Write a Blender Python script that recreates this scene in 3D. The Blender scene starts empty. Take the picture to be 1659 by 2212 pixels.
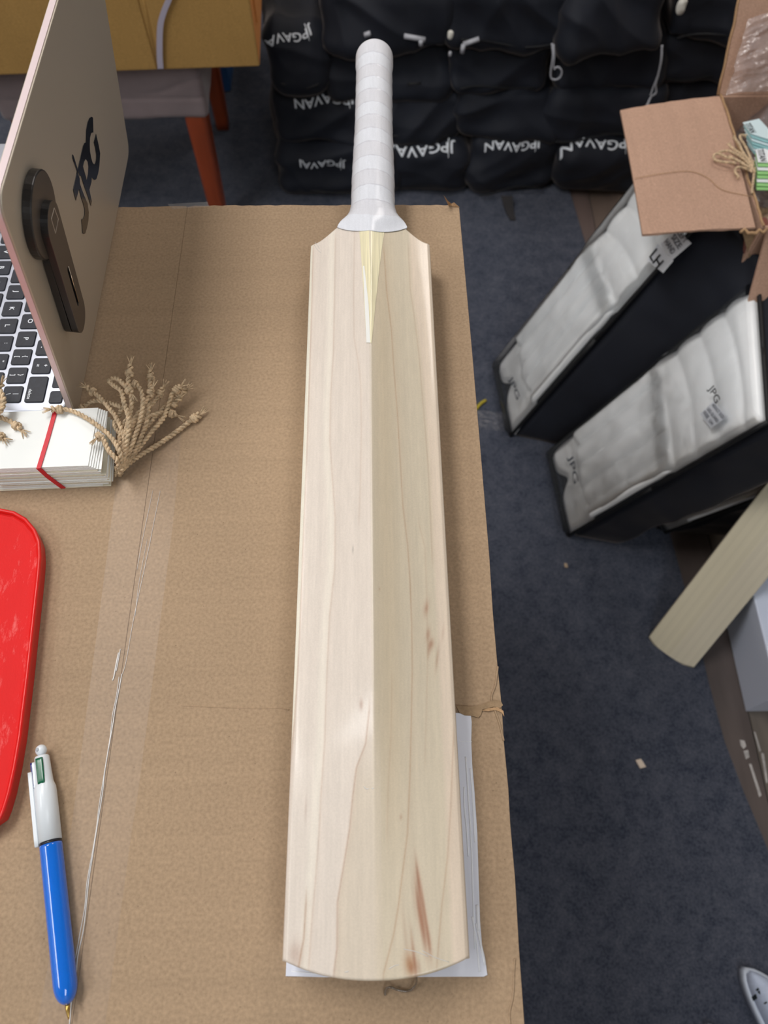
import bpy, bmesh, math, random
import numpy as np
from mathutils import Vector, Matrix, noise
from mathutils.bvhtree import BVHTree

S = bpy.context.scene
C = S.collection
PI = math.pi
random.seed(7)

# ---------------------------------------------------------------- camera
CAM = Vector((0, 0, 1.5))
PITCH = math.radians(63.6)
YAW = math.radians(0.8)
F = 1640.0
cd = bpy.data.cameras.new('camera')
cam = bpy.data.objects.new('camera', cd)
C.objects.link(cam)
S.camera = cam
cam.location = CAM
cam.rotation_euler = (PI / 2 - PITCH, 0, -YAW)
cd.sensor_fit = 'VERTICAL'
cd.sensor_height = 36
cd.lens = F / 2212 * 36
cd.clip_start = .02
cd.clip_end = 30
cd.dof.use_dof = True
cd.dof.focus_distance = .60
cd.dof.aperture_fstop = 8.0

# ---------------------------------------------------------------- world, lights, exposure
w = bpy.data.worlds.new('room_air')
S.world = w
w.use_nodes = True
w.node_tree.nodes['Background'].inputs[0].default_value = (.75, .82, .95, 1)
w.node_tree.nodes['Background'].inputs[1].default_value = .35
S.view_settings.view_transform = 'Standard'
S.view_settings.look = 'None'
S.view_settings.gamma = 1
S.view_settings.use_curve_mapping = False
S.view_settings.exposure = 0.0


def area(name, loc, size, power, col, target=None, sy=None):
    l = bpy.data.lights.new(name, 'AREA')
    l.energy = power
    l.color = col
    l.size = size
    if sy:
        l.shape = 'RECTANGLE'
        l.size_y = sy
    o = bpy.data.objects.new(name, l)
    C.objects.link(o)
    o.location = loc
    if target:
        o.rotation_euler = (Vector(target) - Vector(loc)).to_track_quat('-Z', 'Y').to_euler()
    return o


LIGHT_PANELS = [((-.85, .95, 2.97), .60, 1.2, 27, (1, .97, .945)),
                ((.85, 2.45, 2.97), .60, 1.0, 15, (1, .93, .89)),
                ((.7, -1.2, 2.97), .60, 1.2, 10, (.78, .89, 1.0)),  # added cool fill standing in for daylight from the front right
                ((-1.75, -.3, 2.97), .60, 1.2, 13, (.90, .95, 1.0))]  # added fill to brighten the leg guards
for q, (lp, sx_, sy_, pw, cl) in enumerate(LIGHT_PANELS):
    area('ceiling_lamp_light', lp, sx_, pw, cl, None, sy_)


def survey(px, py, z=None, y=None, x=None):
    """point of the room seen at a photo pixel, on the level z (or the upright plane y / x)"""
    u = (px - 829.5) / F
    v = (1106 - py) / F
    hor = math.cos(PITCH) + v * math.sin(PITCH)
    dn = math.sin(PITCH) - v * math.cos(PITCH)
    r = Vector((u * math.cos(YAW) + hor * math.sin(YAW), -u * math.sin(YAW) + hor * math.cos(YAW), -dn))
    if z is not None:
        k = (z - CAM.z) / r.z
    elif y is not None:
        k = y / r.y
    elif x is not None:
        k = x / r.x
    else:
        return r
    return CAM + r * k


def on_plane(px, py, o, n):
    r = survey(px, py)
    return CAM + r * ((o - CAM).dot(n) / r.dot(n))


# ---------------------------------------------------------------- helpers
def tag(o, label=None, cat=None, group=None, kind=None):
    if label: o['label'] = label
    if cat: o['category'] = cat
    if group: o['group'] = group
    if kind: o['kind'] = kind
    return o


def empty(name, loc=(0, 0, 0)):
    o = bpy.data.objects.new(name, None)
    o.empty_display_size = .05
    C.objects.link(o)
    o.location = loc
    return o


def link(name, me, mat=None, parent=None, smooth=True):
    if mat is not None and not me.materials:
        me.materials.append(mat)
    if smooth:
        me.polygons.foreach_set('use_smooth', [True] * len(me.polygons))
    o = bpy.data.objects.new(name, me)
    C.objects.link(o)
    if parent is not None:
        o.parent = parent
        o.matrix_parent_inverse = parent_inv(parent)
    return o


def parent_inv(p):
    m = Matrix.Identity(4)
    while p is not None:
        m = Matrix.LocRotScale(p.location, p.rotation_euler, p.scale) @ m if p.parent is None else m
        p = p.parent
    return m.inverted()


def mesh(name, vs, fs):
    me = bpy.data.meshes.new(name)
    me.from_pydata([tuple(v) for v in vs], [], fs)
    me.update()
    return me


def fix(me):
    bm = bmesh.new(); bm.from_mesh(me)
    bmesh.ops.recalc_face_normals(bm, faces=bm.faces[:])
    bm.to_mesh(me); bm.free()
    return me


def box_mesh(name, lo, hi, bevel=0.0, seg=2):
    bm = bmesh.new()
    bmesh.ops.create_cube(bm, size=1)
    for v in bm.verts:
        v.co = Vector([lo[i] + (v.co[i] + .5) * (hi[i] - lo[i]) for i in range(3)])
    if bevel:
        bmesh.ops.bevel(bm, geom=bm.edges[:], offset=bevel, segments=seg, affect='EDGES', profile=.5)
    me = bpy.data.meshes.new(name)
    bm.to_mesh(me); bm.free()
    return me


def rounded_plate(name, pts, z0, z1, bevel=0.0, seg=2):
    """prism from outline pts (xy), bevelled top edge"""
    bm = bmesh.new()
    vs = [bm.verts.new((p[0], p[1], z0)) for p in pts]
    f = bm.faces.new(vs)
    r = bmesh.ops.extrude_face_region(bm, geom=[f])
    up = [g for g in r['geom'] if isinstance(g, bmesh.types.BMVert)]
    for v in up: v.co.z = z1
    bmesh.ops.recalc_face_normals(bm, faces=bm.faces[:])
    if bevel:
        es = [e for e in bm.edges if all(abs(v.co.z - z1) < 1e-7 for v in e.verts)]
        bmesh.ops.bevel(bm, geom=es, offset=bevel, segments=seg, affect='EDGES', profile=.5)
    me = bpy.data.meshes.new(name)
    bm.to_mesh(me); bm.free()
    return me


def round_rect(x0, y0, x1, y1, r, n=5):
    out = []
    for cx, cy, a0 in ((x1 - r, y1 - r, 0), (x0 + r, y1 - r, 90), (x0 + r, y0 + r, 180), (x1 - r, y0 + r, 270)):
        for k in range(n + 1):
            a = math.radians(a0 + 90 * k / n)
            out.append((cx + r * math.cos(a), cy + r * math.sin(a)))
    return out


def tube_mesh(name, pts, r, sides=6, cap=True):
    """r: number or list"""
    n = len(pts)
    pts = [Vector(p) for p in pts]
    rs = r if isinstance(r, (list, tuple)) else [r] * n
    vs, fs = [], []
    t0 = (pts[1] - pts[0]).normalized()
    up = Vector((0, 0, 1)) if abs(t0.z) < .9 else Vector((1, 0, 0))
    nrm = t0.cross(up).normalized()
    for i, p in enumerate(pts):
        t = (pts[min(i + 1, n - 1)] - pts[max(i - 1, 0)])
        if t.length < 1e-9: t = t0
        t.normalize()
        nrm = (nrm - t * nrm.dot(t))
        if nrm.length < 1e-6: nrm = t.orthogonal()
        nrm.normalize()
        b = t.cross(nrm)
        for k in range(sides):
            a = 2 * PI * k / sides
            vs.append(p + (nrm * math.cos(a) + b * math.sin(a)) * rs[i])
    for i in range(n - 1):
        for k in range(sides):
            k2 = (k + 1) % sides
            fs.append((i * sides + k, i * sides + k2, (i + 1) * sides + k2, (i + 1) * sides + k))
    if cap:
        fs.append(tuple(range(sides))[::-1])
        fs.append(tuple((n - 1) * sides + k for k in range(sides)))
    return vs, fs


def join(parts):
    V, Fc = [], []
    for vs, fs in parts:
        o = len(V)
        V += list(vs)
        Fc += [tuple(i + o for i in f) for f in fs]
    return V, Fc


def catmull(pts, n=8):
    pts = [Vector(p) for p in pts]
    P = [pts[0] * 2 - pts[1]] + pts + [pts[-1] * 2 - pts[-2]]
    out = []
    for i in range(1, len(P) - 2):
        for k in range(n):
            t = k / n
            a, b, c, d = P[i - 1], P[i], P[i + 1], P[i + 2]
            out.append(.5 * ((2 * b) + (c - a) * t + (2 * a - 5 * b + 4 * c - d) * t * t + (3 * b - a - 3 * c + d) * t ** 3))
    out.append(pts[-1])
    return out


def hexblock(name, c8, n=(16, 16, 8), r=.3, disp=None):
    """rounded soft block: trilinear in eight corners
    c8 order: (u0v0w0),(u1v0w0),(u1v1w0),(u0v1w0), then w1 the same; u 0..n[0], v, w"""
    c8 = [Vector(c) for c in c8]
    idx = {}
    vs, uvw, fs = [], [], []
    su = [(c8[1] - c8[0]).length, (c8[3] - c8[0]).length, (c8[4] - c8[0]).length]
    m = min(su)
    rr = [min(.98, r * m / s * 1.0) for s in su]

    def vert(a, b, c):
        key = (a, b, c)
        if key in idx: return idx[key]
        p = [2 * a / n[0] - 1, 2 * b / n[1] - 1, 2 * c / n[2] - 1]
        q = [max(-(1 - rr[i]), min(1 - rr[i], p[i])) for i in range(3)]
        d = [(p[i] - q[i]) / rr[i] for i in range(3)]
        L = math.sqrt(sum(x * x for x in d))
        if L > 1e-9:
            mx = max(abs(x) for x in d)
            p = [q[i] + d[i] / L * rr[i] * mx for i in range(3)]
        u, v, w_ = [(x + 1) / 2 for x in p]
        A = c8[0].lerp(c8[1], u); B = c8[3].lerp(c8[2], u)
        D = c8[4].lerp(c8[5], u); E_ = c8[7].lerp(c8[6], u)
        pos = A.lerp(B, v).lerp(D.lerp(E_, v), w_)
        idx[key] = len(vs)
        vs.append(pos); uvw.append((u, v, w_))
        return idx[key]
    for ax in range(3):
        o1, o2 = [(1, 2), (2, 0), (0, 1)][ax]
        for side in (0, n[ax]):
            for i in range(n[o1]):
                for j in range(n[o2]):
                    q = []
                    for di, dj in ((0, 0), (1, 0), (1, 1), (0, 1)):
                        k = [0, 0, 0]; k[ax] = side; k[o1] = i + di; k[o2] = j + dj
                        q.append(vert(*k))
                    fs.append(tuple(q if side else q[::-1]))
    me = mesh(name, vs, fs)
    fix(me)
    if disp:
        me.update()
        nr = [Vector(x.vector) for x in me.vertex_normals]
        for v, nn, t in zip(me.vertices, nr, uvw):
            v.co = v.co + nn * disp(v.co, t)
        me.update()
    return me


def fbm(p, o=3):
    return noise.fractal(p, 1.0, 2.0, o)


# ---------------------------------------------------------------- materials
def lin(c):
    return tuple((x / 255 / 12.92) if x / 255 <= .04045 else ((x / 255 + .055) / 1.055) ** 2.4 for x in c) + (1,)


def M(name, col, rough=.6, metal=0, coat=0, coat_r=.1, spec=.5, nscale=0, namt=.15, bump=0, bscale=200, bdist=.001,
      stretch=(1, 1, 1), trans=0, alpha=1, sheen=0, detail=4):
    m = bpy.data.materials.new(name)
    m.use_nodes = True
    nt = m.node_tree
    b = nt.nodes['Principled BSDF']
    c = lin(col) if max(col[:3]) > 1 else tuple(col[:3]) + (1,)
    b.inputs['Base Color'].default_value = c
    b.inputs['Roughness'].default_value = rough
    b.inputs['Metallic'].default_value = metal
    b.inputs['Coat Weight'].default_value = coat
    b.inputs['Coat Roughness'].default_value = coat_r
    b.inputs['Specular IOR Level'].default_value = spec
    b.inputs['Transmission Weight'].default_value = trans
    b.inputs['Alpha'].default_value = alpha
    b.inputs['Sheen Weight'].default_value = sheen
    tc = nt.nodes.new('ShaderNodeTexCoord')
    mp = nt.nodes.new('ShaderNodeMapping')
    mp.inputs['Scale'].default_value = stretch
    nt.links.new(tc.outputs['Object'], mp.inputs[0])
    if nscale:
        nz = nt.nodes.new('ShaderNodeTexNoise')
        nz.inputs['Scale'].default_value = nscale
        nz.inputs['Detail'].default_value = detail
        nt.links.new(mp.outputs[0], nz.inputs[0])
        mr = nt.nodes.new('ShaderNodeMapRange')
        mr.inputs[1].default_value = .3; mr.inputs[2].default_value = .7
        mr.inputs[3].default_value = 1 - namt; mr.inputs[4].default_value = 1 + namt
        nt.links.new(nz.outputs[0], mr.inputs[0])
        mx = nt.nodes.new('ShaderNodeVectorMath'); mx.operation = 'SCALE'
        mx.inputs[0].default_value = c[:3]
        nt.links.new(mr.outputs[0], mx.inputs['Scale'])
        nt.links.new(mx.outputs[0], b.inputs['Base Color'])
    if bump:
        nb = nt.nodes.new('ShaderNodeTexNoise')
        nb.inputs['Scale'].default_value = bscale
        nb.inputs['Detail'].default_value = 3
        nt.links.new(mp.outputs[0], nb.inputs[0])
        bp = nt.nodes.new('ShaderNodeBump')
        bp.inputs['Strength'].default_value = bump
        bp.inputs['Distance'].default_value = bdist
        nt.links.new(nb.outputs[0], bp.inputs['Height'])
        nt.links.new(bp.outputs[0], b.inputs['Normal'])
    return m


def film_mat(name, clear=.82, col=(225, 230, 240), rough=.12, bscale=60, bump=.35, bdist=.004, stretch=(1, 1, 1), gloss=1.0):
    m = bpy.data.materials.new(name); m.use_nodes = True
    nt = m.node_tree; nt.nodes.clear()
    out = nt.nodes.new('ShaderNodeOutputMaterial')
    tr = nt.nodes.new('ShaderNodeBsdfTransparent')
    pr = nt.nodes.new('ShaderNodeBsdfPrincipled')
    pr.inputs['Base Color'].default_value = lin(col)
    pr.inputs['Roughness'].default_value = rough
    pr.inputs['Specular IOR Level'].default_value = .5
    mx = nt.nodes.new('ShaderNodeMixShader')
    mx.inputs[0].default_value = 1 - clear
    tc = nt.nodes.new('ShaderNodeTexCoord'); mp = nt.nodes.new('ShaderNodeMapping')
    mp.inputs['Scale'].default_value = stretch
    nz = nt.nodes.new('ShaderNodeTexNoise'); nz.inputs['Scale'].default_value = bscale; nz.inputs['Detail'].default_value = 3
    bp = nt.nodes.new('ShaderNodeBump'); bp.inputs['Strength'].default_value = bump; bp.inputs['Distance'].default_value = bdist
    L = nt.links.new
    L(tc.outputs['Object'], mp.inputs[0]); L(mp.outputs[0], nz.inputs[0]); L(nz.outputs[0], bp.inputs['Height'])
    L(bp.outputs[0], pr.inputs['Normal'])
    # thin film: clear body plus a glossy skin
    gl = nt.nodes.new('ShaderNodeBsdfGlossy'); gl.inputs['Roughness'].default_value = rough
    gl.inputs['Color'].default_value = (1, 1, 1, 1)
    L(bp.outputs[0], gl.inputs['Normal'])
    fr = nt.nodes.new('ShaderNodeFresnel'); fr.inputs['IOR'].default_value = 1.5
    L(bp.outputs[0], fr.inputs['Normal'])
    m2 = nt.nodes.new('ShaderNodeMixShader')
    L(tr.outputs[0], mx.inputs[1]); L(pr.outputs[0], mx.inputs[2])
    gm = nt.nodes.new('ShaderNodeMath'); gm.operation = 'MULTIPLY'; gm.inputs[1].default_value = gloss
    L(fr.outputs[0], gm.inputs[0]); L(gm.outputs[0], m2.inputs[0]); L(mx.outputs[0], m2.inputs[1]); L(gl.outputs[0], m2.inputs[2])
    L(m2.outputs[0], out.inputs['Surface'])
    return m


def cardboard(name, col, flute_axis=1, flute=.0075, amt=.035, rough=.85):
    m = bpy.data.materials.new(name); m.use_nodes = True
    nt = m.node_tree; b = nt.nodes['Principled BSDF']; L = nt.links.new
    b.inputs['Roughness'].default_value = rough
    b.inputs['Specular IOR Level'].default_value = .25
    tc = nt.nodes.new('ShaderNodeTexCoord')
    c = lin(col)
    # soft blotches
    n1 = nt.nodes.new('ShaderNodeTexNoise'); n1.inputs['Scale'].default_value = 5; n1.inputs['Detail'].default_value = 5
    L(tc.outputs['Object'], n1.inputs[0])
    # fibres
    n2 = nt.nodes.new('ShaderNodeTexNoise'); n2.inputs['Scale'].default_value = 420; n2.inputs['Detail'].default_value = 4
    L(tc.outputs['Object'], n2.inputs[0])
    # corrugation stripes
    mp = nt.nodes.new('ShaderNodeMapping')
    sc = [1.2, 1.2, 1.2]; sc[flute_axis] = 1 / flute * .55
    mp.inputs['Scale'].default_value = sc
    L(tc.outputs['Object'], mp.inputs[0])
    n3 = nt.nodes.new('ShaderNodeTexNoise'); n3.inputs['Scale'].default_value = 1.6; n3.inputs['Detail'].default_value = 3
    L(mp.outputs[0], n3.inputs[0])
    # specks
    n4 = nt.nodes.new('ShaderNodeTexVoronoi'); n4.inputs['Scale'].default_value = 95
    L(tc.outputs['Object'], n4.inputs[0])
    sp = nt.nodes.new('ShaderNodeMapRange'); sp.inputs[1].default_value = .03; sp.inputs[2].default_value = .07
    sp.inputs[3].default_value = .72; sp.inputs[4].default_value = 1
    L(n4.outputs['Distance'], sp.inputs[0])

    def mr(node, lo, hi, a=.3, z=.7):
        r = nt.nodes.new('ShaderNodeMapRange'); r.inputs[1].default_value = a; r.inputs[2].default_value = z
        r.inputs[3].default_value = lo; r.inputs[4].default_value = hi
        L(node.outputs[0], r.inputs[0]); return r

    def mul(a, bb):
        x = nt.nodes.new('ShaderNodeMath'); x.operation = 'MULTIPLY'
        L(a.outputs[0], x.inputs[0]); L(bb.outputs[0], x.inputs[1]); return x
    k = mul(mul(mr(n1, .94, 1.06), mr(n2, .86, 1.14)), mr(n3, 1 - amt, 1 + amt))
    k = mul(k, sp)
    s = nt.nodes.new('ShaderNodeVectorMath'); s.operation = 'SCALE'; s.inputs[0].default_value = c[:3]
    L(k.outputs[0], s.inputs['Scale']); L(s.outputs[0], b.inputs['Base Color'])
    ad = nt.nodes.new('ShaderNodeMath'); ad.operation = 'MULTIPLY_ADD'; ad.inputs[1].default_value = 3
    L(n3.outputs[0], ad.inputs[0]); L(n2.outputs[0], ad.inputs[2])
    bp = nt.nodes.new('ShaderNodeBump'); bp.inputs['Strength'].default_value = .22; bp.inputs['Distance'].default_value = .0006
    L(ad.outputs[0], bp.inputs['Height']); L(bp.outputs[0], b.inputs['Normal'])
    return m


m_box = cardboard('kraft_cardboard', (163, 139, 113), 1, .0085, .035)
m_box2 = cardboard('ochre_cardboard', (172, 136, 80), 0, .008, .02)
m_box3 = cardboard('pinkish_cardboard', (184, 150, 130), 0, .008, .03)
m_torn = M('torn_paper', (150, 126, 98), .95, nscale=300, namt=.15, bump=.4, bscale=300)
m_edge = M('cardboard_edge', (176, 142, 106), .9, nscale=500, namt=.2)
m_tape = film_mat('clear_tape', .980, (215, 200, 196), .45, 30, .1, .002, (1, .15, 1), .14)
m_ridge = film_mat('tape_ridge', .30, (250, 248, 246), .12, 300, .2, .001)
m_film = film_mat('clear_film', .965, (235, 242, 250), .08, 20, .45, .005)
m_film2 = film_mat('crumpled_film', .72, (215, 205, 208), .12, 45, .8, .010)
m_blackcloth = M('black_fabric', (23, 27, 37), .7, nscale=7, namt=.25, bump=.25, bscale=900, bdist=.0006, sheen=.40, spec=.3)
m_blackcloth.node_tree.nodes['Principled BSDF'].inputs['Sheen Tint'].default_value = (.66, .57, .52, 1)
m_blackcloth.node_tree.nodes['Principled BSDF'].inputs['Sheen Roughness'].default_value = .35
m_piping = M('black_piping', (10, 12, 17), .6)
m_white_print = M('white_print', (226, 232, 240), .6)
m_black_print = M('black_print', (22, 24, 30), .5)
m_grey_print = M('grey_print', (74, 82, 96), .5)
m_pad = M('white_pad_leatherette', (246, 249, 252), .42, nscale=12, namt=.04, coat=.3, coat_r=.2)
m_carpet = None


def carpet_material():
    m = bpy.data.materials.new('blue_grey_carpet'); m.use_nodes = True
    nt = m.node_tree; b = nt.nodes['Principled BSDF']; L = nt.links.new
    b.inputs['Roughness'].default_value = 1; b.inputs['Specular IOR Level'].default_value = .1
    b.inputs['Sheen Weight'].default_value = .15
    tc = nt.nodes.new('ShaderNodeTexCoord')
    n1 = nt.nodes.new('ShaderNodeTexNoise'); n1.inputs['Scale'].default_value = 260; n1.inputs['Detail'].default_value = 5
    n2 = nt.nodes.new('ShaderNodeTexNoise'); n2.inputs['Scale'].default_value = 28; n2.inputs['Detail'].default_value = 6; n2.inputs['Roughness'].default_value = .7
    n3 = nt.nodes.new('ShaderNodeTexNoise'); n3.inputs['Scale'].default_value = 1.6
    for n in (n1, n2, n3): L(tc.outputs['Object'], n.inputs[0])
    cr = nt.nodes.new('ShaderNodeValToRGB')
    cr.color_ramp.elements[0].position = .36; cr.color_ramp.elements[0].color = lin((46, 53, 68))
    cr.color_ramp.elements[1].position = .70; cr.color_ramp.elements[1].color = lin((96, 99, 111))
    mx = nt.nodes.new('ShaderNodeMath'); mx.operation = 'MULTIPLY_ADD'; mx.inputs[1].default_value = .45
    ad = nt.nodes.new('ShaderNodeMath'); ad.operation = 'MULTIPLY_ADD'; ad.inputs[1].default_value = .42
    ad2 = nt.nodes.new('ShaderNodeMath'); ad2.operation = 'MULTIPLY'; ad2.inputs[1].default_value = .12
    L(n3.outputs[0], ad2.inputs[0])
    L(n2.outputs[0], ad.inputs[0]); L(ad2.outputs[0], ad.inputs[2])
    L(n1.outputs[0], mx.inputs[0]); L(ad.outputs[0], mx.inputs[2])
    L(mx.outputs[0], cr.inputs[0]); L(cr.outputs[0], b.inputs['Base Color'])
    bp = nt.nodes.new('ShaderNodeBump'); bp.inputs['Strength'].default_value = .7; bp.inputs['Distance'].default_value = .004
    L(n1.outputs[0], bp.inputs['Height']); L(bp.outputs[0], b.inputs['Normal'])
    return m


m_carpet = carpet_material()

# ---------------------------------------------------------------- the setting
m_slab = M('screed', (70, 66, 64), .9)
m_wall = M('painted_wall', (205, 200, 192), .85, nscale=3, namt=.03)
m_ceil = M('ceiling_paint', (225, 225, 222), .9)
X0, X1, Y0, Y1, ZC = -2.3, 2.5, -2.0, 3.1, 3.0
floor = tag(link('floor', box_mesh('floor', (X0, Y0, -.1), (X1, Y1, -.003)), m_slab, smooth=False), kind='structure')
tag(link('ceiling', box_mesh('ceiling', (X0, Y0, ZC), (X1, Y1, ZC + .1)), m_ceil, smooth=False), kind='structure')
tag(link('wall_left', box_mesh('wall', (X0 - .1, Y0, -.1), (X0, Y1, ZC)), m_wall, smooth=False), kind='structure')
tag(link('wall_right', box_mesh('wall', (X1, Y0, -.1), (X1 + .1, Y1, ZC)), m_wall, smooth=False), kind='structure')
tag(link('wall_back', box_mesh('wall', (X0, Y1, -.1), (X1, Y1 + .1, ZC)), m_wall, smooth=False), kind='structure')
tag(link('wall_front', box_mesh('wall', (X0, Y0 - .1, -.1), (X1, Y0, ZC)), m_wall, smooth=False), kind='structure')
tag(link('baseboard_back', box_mesh('baseboard', (X0, Y1 - .018, -.003), (X1, Y1, .09), .004), m_ceil, smooth=False), kind='structure')
tag(link('baseboard_right', box_mesh('baseboard', (X1 - .018, Y0, -.003), (X1, Y1 - .018, .09), .004), m_ceil, smooth=False), kind='structure')

# floorboards beside the carpet
m_planks = [M('wood_plank', c, .5, nscale=4, namt=.28, stretch=(6, .9, 1), coat=.1, coat_r=.35, bump=.15, bscale=60, bdist=.0006)
            for c in ((92, 78, 74), (84, 74, 71), (104, 96, 88), (98, 84, 76))]
pw_ = .12
for i in range(17):
    x0 = .475 + i * pw_
    ys = [Y0 + .01, -.35 + .33 * (i % 3), .95 + .28 * ((i * 2) % 3), 2.2 + .21 * (i % 2), Y1 - .02]
    for j in range(4):
        mm = m_planks[(i * 3 + j * 2) % 4] if i != 2 else m_planks[2]
        link('plank', box_mesh('plank', (x0 + .0012, ys[j] + .001, -.003), (min(x0 + pw_ - .0012, X1 - .02), ys[j + 1] - .001, .0), .0006, 1), mm, floor, False)

# carpet with its uneven cut edge on the right
edge = [(.70, Y0 + .02), (.70, -.3), (.700, .0), (.692, .06), (.672, .15), (.655, .246), (.648, .36), (.645, .46), (.632, .66), (.612, .9), (.585, 1.25), (.545, 1.70), (.50, 2.2), (.46, Y1 - .02)]
pts = [(X0 + .01, Y1 - .02), (X0 + .01, Y0 + .02)] + edge
tag(link('carpet', rounded_plate('carpet', pts, .0, .006, .003, 2), m_carpet, smooth=False),
    'blue-grey low pile carpet covering the floor around the big box', 'carpet')

# worn paint scuffs on the boards
m_scuff = M('pale_scuff', (176, 172, 170), .7, nscale=80, namt=.3)
for k, q in enumerate(([(1598, 1598), (1608, 1600), (1612, 1612), (1606, 1618), (1600, 1610)], [(1606, 1622), (1616, 1620), (1619, 1636), (1611, 1640)], [(1618, 1650), (1623, 1650), (1645, 1718), (1640, 1722)], [(1628, 1580), (1632, 1582), (1644, 1622), (1640, 1624)], [(1644, 1626), (1650, 1628), (1659, 1690), (1655, 1692)])):
    link('scuff', rounded_plate('scuff', [survey(a, b, .0003)[:2] for a, b in q], .0001, .0006), m_scuff, floor, False)

# ---------------------------------------------------------------- ceiling light panels (above the view), the last two added as fill
m_diff = bpy.data.materials.new('lit_diffuser'); m_diff.use_nodes = True
_b = m_diff.node_tree.nodes['Principled BSDF']
_b.inputs['Emission Color'].default_value = (1, .97, .93, 1); _b.inputs['Emission Strength'].default_value = 3.0
m_fix = M('white_metal', (220, 220, 220), .5)
for k, (lp, sx_, sy_, pw, cl) in enumerate(LIGHT_PANELS):
    t = empty('ceiling_light', (lp[0], lp[1], ZC))
    tag(t, ['ceiling light panel to the left above the cardboard box', 'ceiling light panel above the black bags', 'added ceiling panel standing in for cool daylight, right near the front wall', 'added fill light panel on the ceiling by the left wall'][k],
        'ceiling light', 'ceiling light panels')
    hx, hy = sx_ / 2, sy_ / 2
    for a in ((-hx - .03, -hy - .03, hx + .03, -hy), (-hx - .03, hy, hx + .03, hy + .03), (-hx - .03, -hy, -hx, hy), (hx, -hy, hx + .03, hy)):
        link('frame', box_mesh('frame', (lp[0] + a[0], lp[1] + a[1], ZC - .04), (lp[0] + a[2], lp[1] + a[3], ZC)), m_fix, t, False)
    link('diffuser', box_mesh('diffuser', (lp[0] - hx, lp[1] - hy, ZC - .02), (lp[0] + hx, lp[1] + hy, ZC - .012)), m_diff, t, False)

# ---------------------------------------------------------------- big cardboard box used as a table
ZT = .95
BX1, BX0, BY0, BY1 = .085, -.462, -.42, .620
t = empty('cardboard_box', (-.19, .1, .006))
tag(t, 'large brown cardboard carton used as a table under the bare bat', 'box')


def jag(a, b, n, amp, seed):
    rnd = random.Random(seed)
    out = []
    for k in range(n):
        q = k / n
        out.append((a[0] + (b[0] - a[0]) * q + rnd.uniform(-amp, amp), a[1] + (b[1] - a[1]) * q + rnd.uniform(-amp, amp)))
    return out


seam = -.19
edge_px = [(1133, 2212), (1123, 2050), (1113, 1900), (1104, 1780), (1098, 1700), (1090, 1600), (1085, 1540), (1083, 1500), (1075, 1440), (1066, 1320), (1057, 1200), (1040, 980), (1020, 760), (1003, 560), (992, 450)]
edge_w = [survey(a, b, ZT)[:2] for a, b in edge_px]
right_flap = [(seam, BY0), (BX1 - .001, BY0)] + [(e[0] - .0005 * (i % 2), e[1]) for i, e in enumerate(edge_w)] + jag((BX1 - .002, BY1 - .001), (seam, BY1 + .002), 40, .0006, 3) + [(seam, BY1)]
fl = link('flap', rounded_plate('flap', right_flap, ZT - .004, ZT, .0003, 1), m_box, t, False)
left_flap = [(BX0, BY0), (seam - .0002, BY0), (seam - .0002, BY1)] + jag((seam - .002, BY1 + .001), (BX0, BY1), 30, .0006, 5) + [(BX0, BY1 - .001)]
link('flap', rounded_plate('flap', left_flap, ZT - .004, ZT, .0003, 1), m_box, t, False)
for nm, lo, hi in (('side_wall', (BX1 - .006, BY0, .006), (BX1 - .001, BY1, ZT - .004)), ('side_wall', (BX0, BY0, .006), (BX0 + .005, BY1, ZT - .004)),
                   ('side_wall', (BX0 + .005, BY1 - .006, .006), (BX1 - .006, BY1 - .001, ZT - .004)), ('side_wall', (BX0 + .005, BY0, .006), (BX1 - .006, BY0 + .005, ZT - .004)),
                   ('bottom', (BX0 + .005, BY0 + .005, .006), (BX1 - .006, BY1 - .006, .012))):
    link(nm, box_mesh(nm, lo, hi, .0015, 1), m_box, t, False)


def sheet(name, pxs, z, thick, mat, parent, smooth=False, bevel=0):
    pts = [survey(a, b, z)[:2] for a, b in pxs]
    return link(name, rounded_plate(name, pts, z, z + thick, bevel, 1), mat, parent, smooth)


# torn liner at the right edge, creased rim, torn corner
sheet('torn_liner', [(984, 1524), (1020, 1527), (1040, 1524), (1055, 1517), (1070, 1512), (1082, 1516), (1086, 1524), (1080, 1530), (1066, 1527), (1052, 1531), (1042, 1533), (1038, 1545), (1033, 1551), (1020, 1547), (1003, 1546), (992, 1540), (988, 1532)], ZT + .0003, .0011, m_torn, t)
sheet('torn_strip', [(1040, 1535), (1055, 1530), (1075, 1528), (1087, 1536), (1089, 1548), (1084, 1540), (1070, 1534), (1054, 1537)], ZT + .0005, .0008, m_edge, t)
crease = [survey(a, b, ZT) for a, b in ((1075, 1440), (1070, 1480), (1062, 1510), (1078, 1560), (1088, 1600))]
vs, fs = tube_mesh('c', catmull(crease, 6), .0009, 5)
link('creased_rim', mesh('creased_rim', vs, fs), m_box, t)
crease = [survey(a, b, ZT - .0002) for a, b in ((1112, 2070), (1110, 2100), (1108, 2150), (1100, 2190), (1104, 2230))]
vs, fs = tube_mesh('c', catmull(crease, 6), .0009, 5)
link('creased_rim', mesh('creased_rim', vs, fs), m_box, t)
bm_pts = [survey(958, 421, .972), survey(966, 432, .962), survey(975, 440, .953), survey(981, 437, .955), survey(992, 447, .951), survey(978, 446, .951), survey(968, 443, .951)]
me = mesh('torn_corner', [tuple(p) for p in bm_pts] + [tuple(p + Vector((.0006, .0004, -.0012))) for p in bm_pts],
          [(0, 1, 6), (1, 2, 6), (2, 5, 6), (2, 3, 5), (3, 4, 5), (7, 13, 8), (8, 13, 9), (9, 13, 12), (9, 12, 10), (10, 12, 11), (0, 6, 13, 7), (0, 7, 8, 1)])
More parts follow.
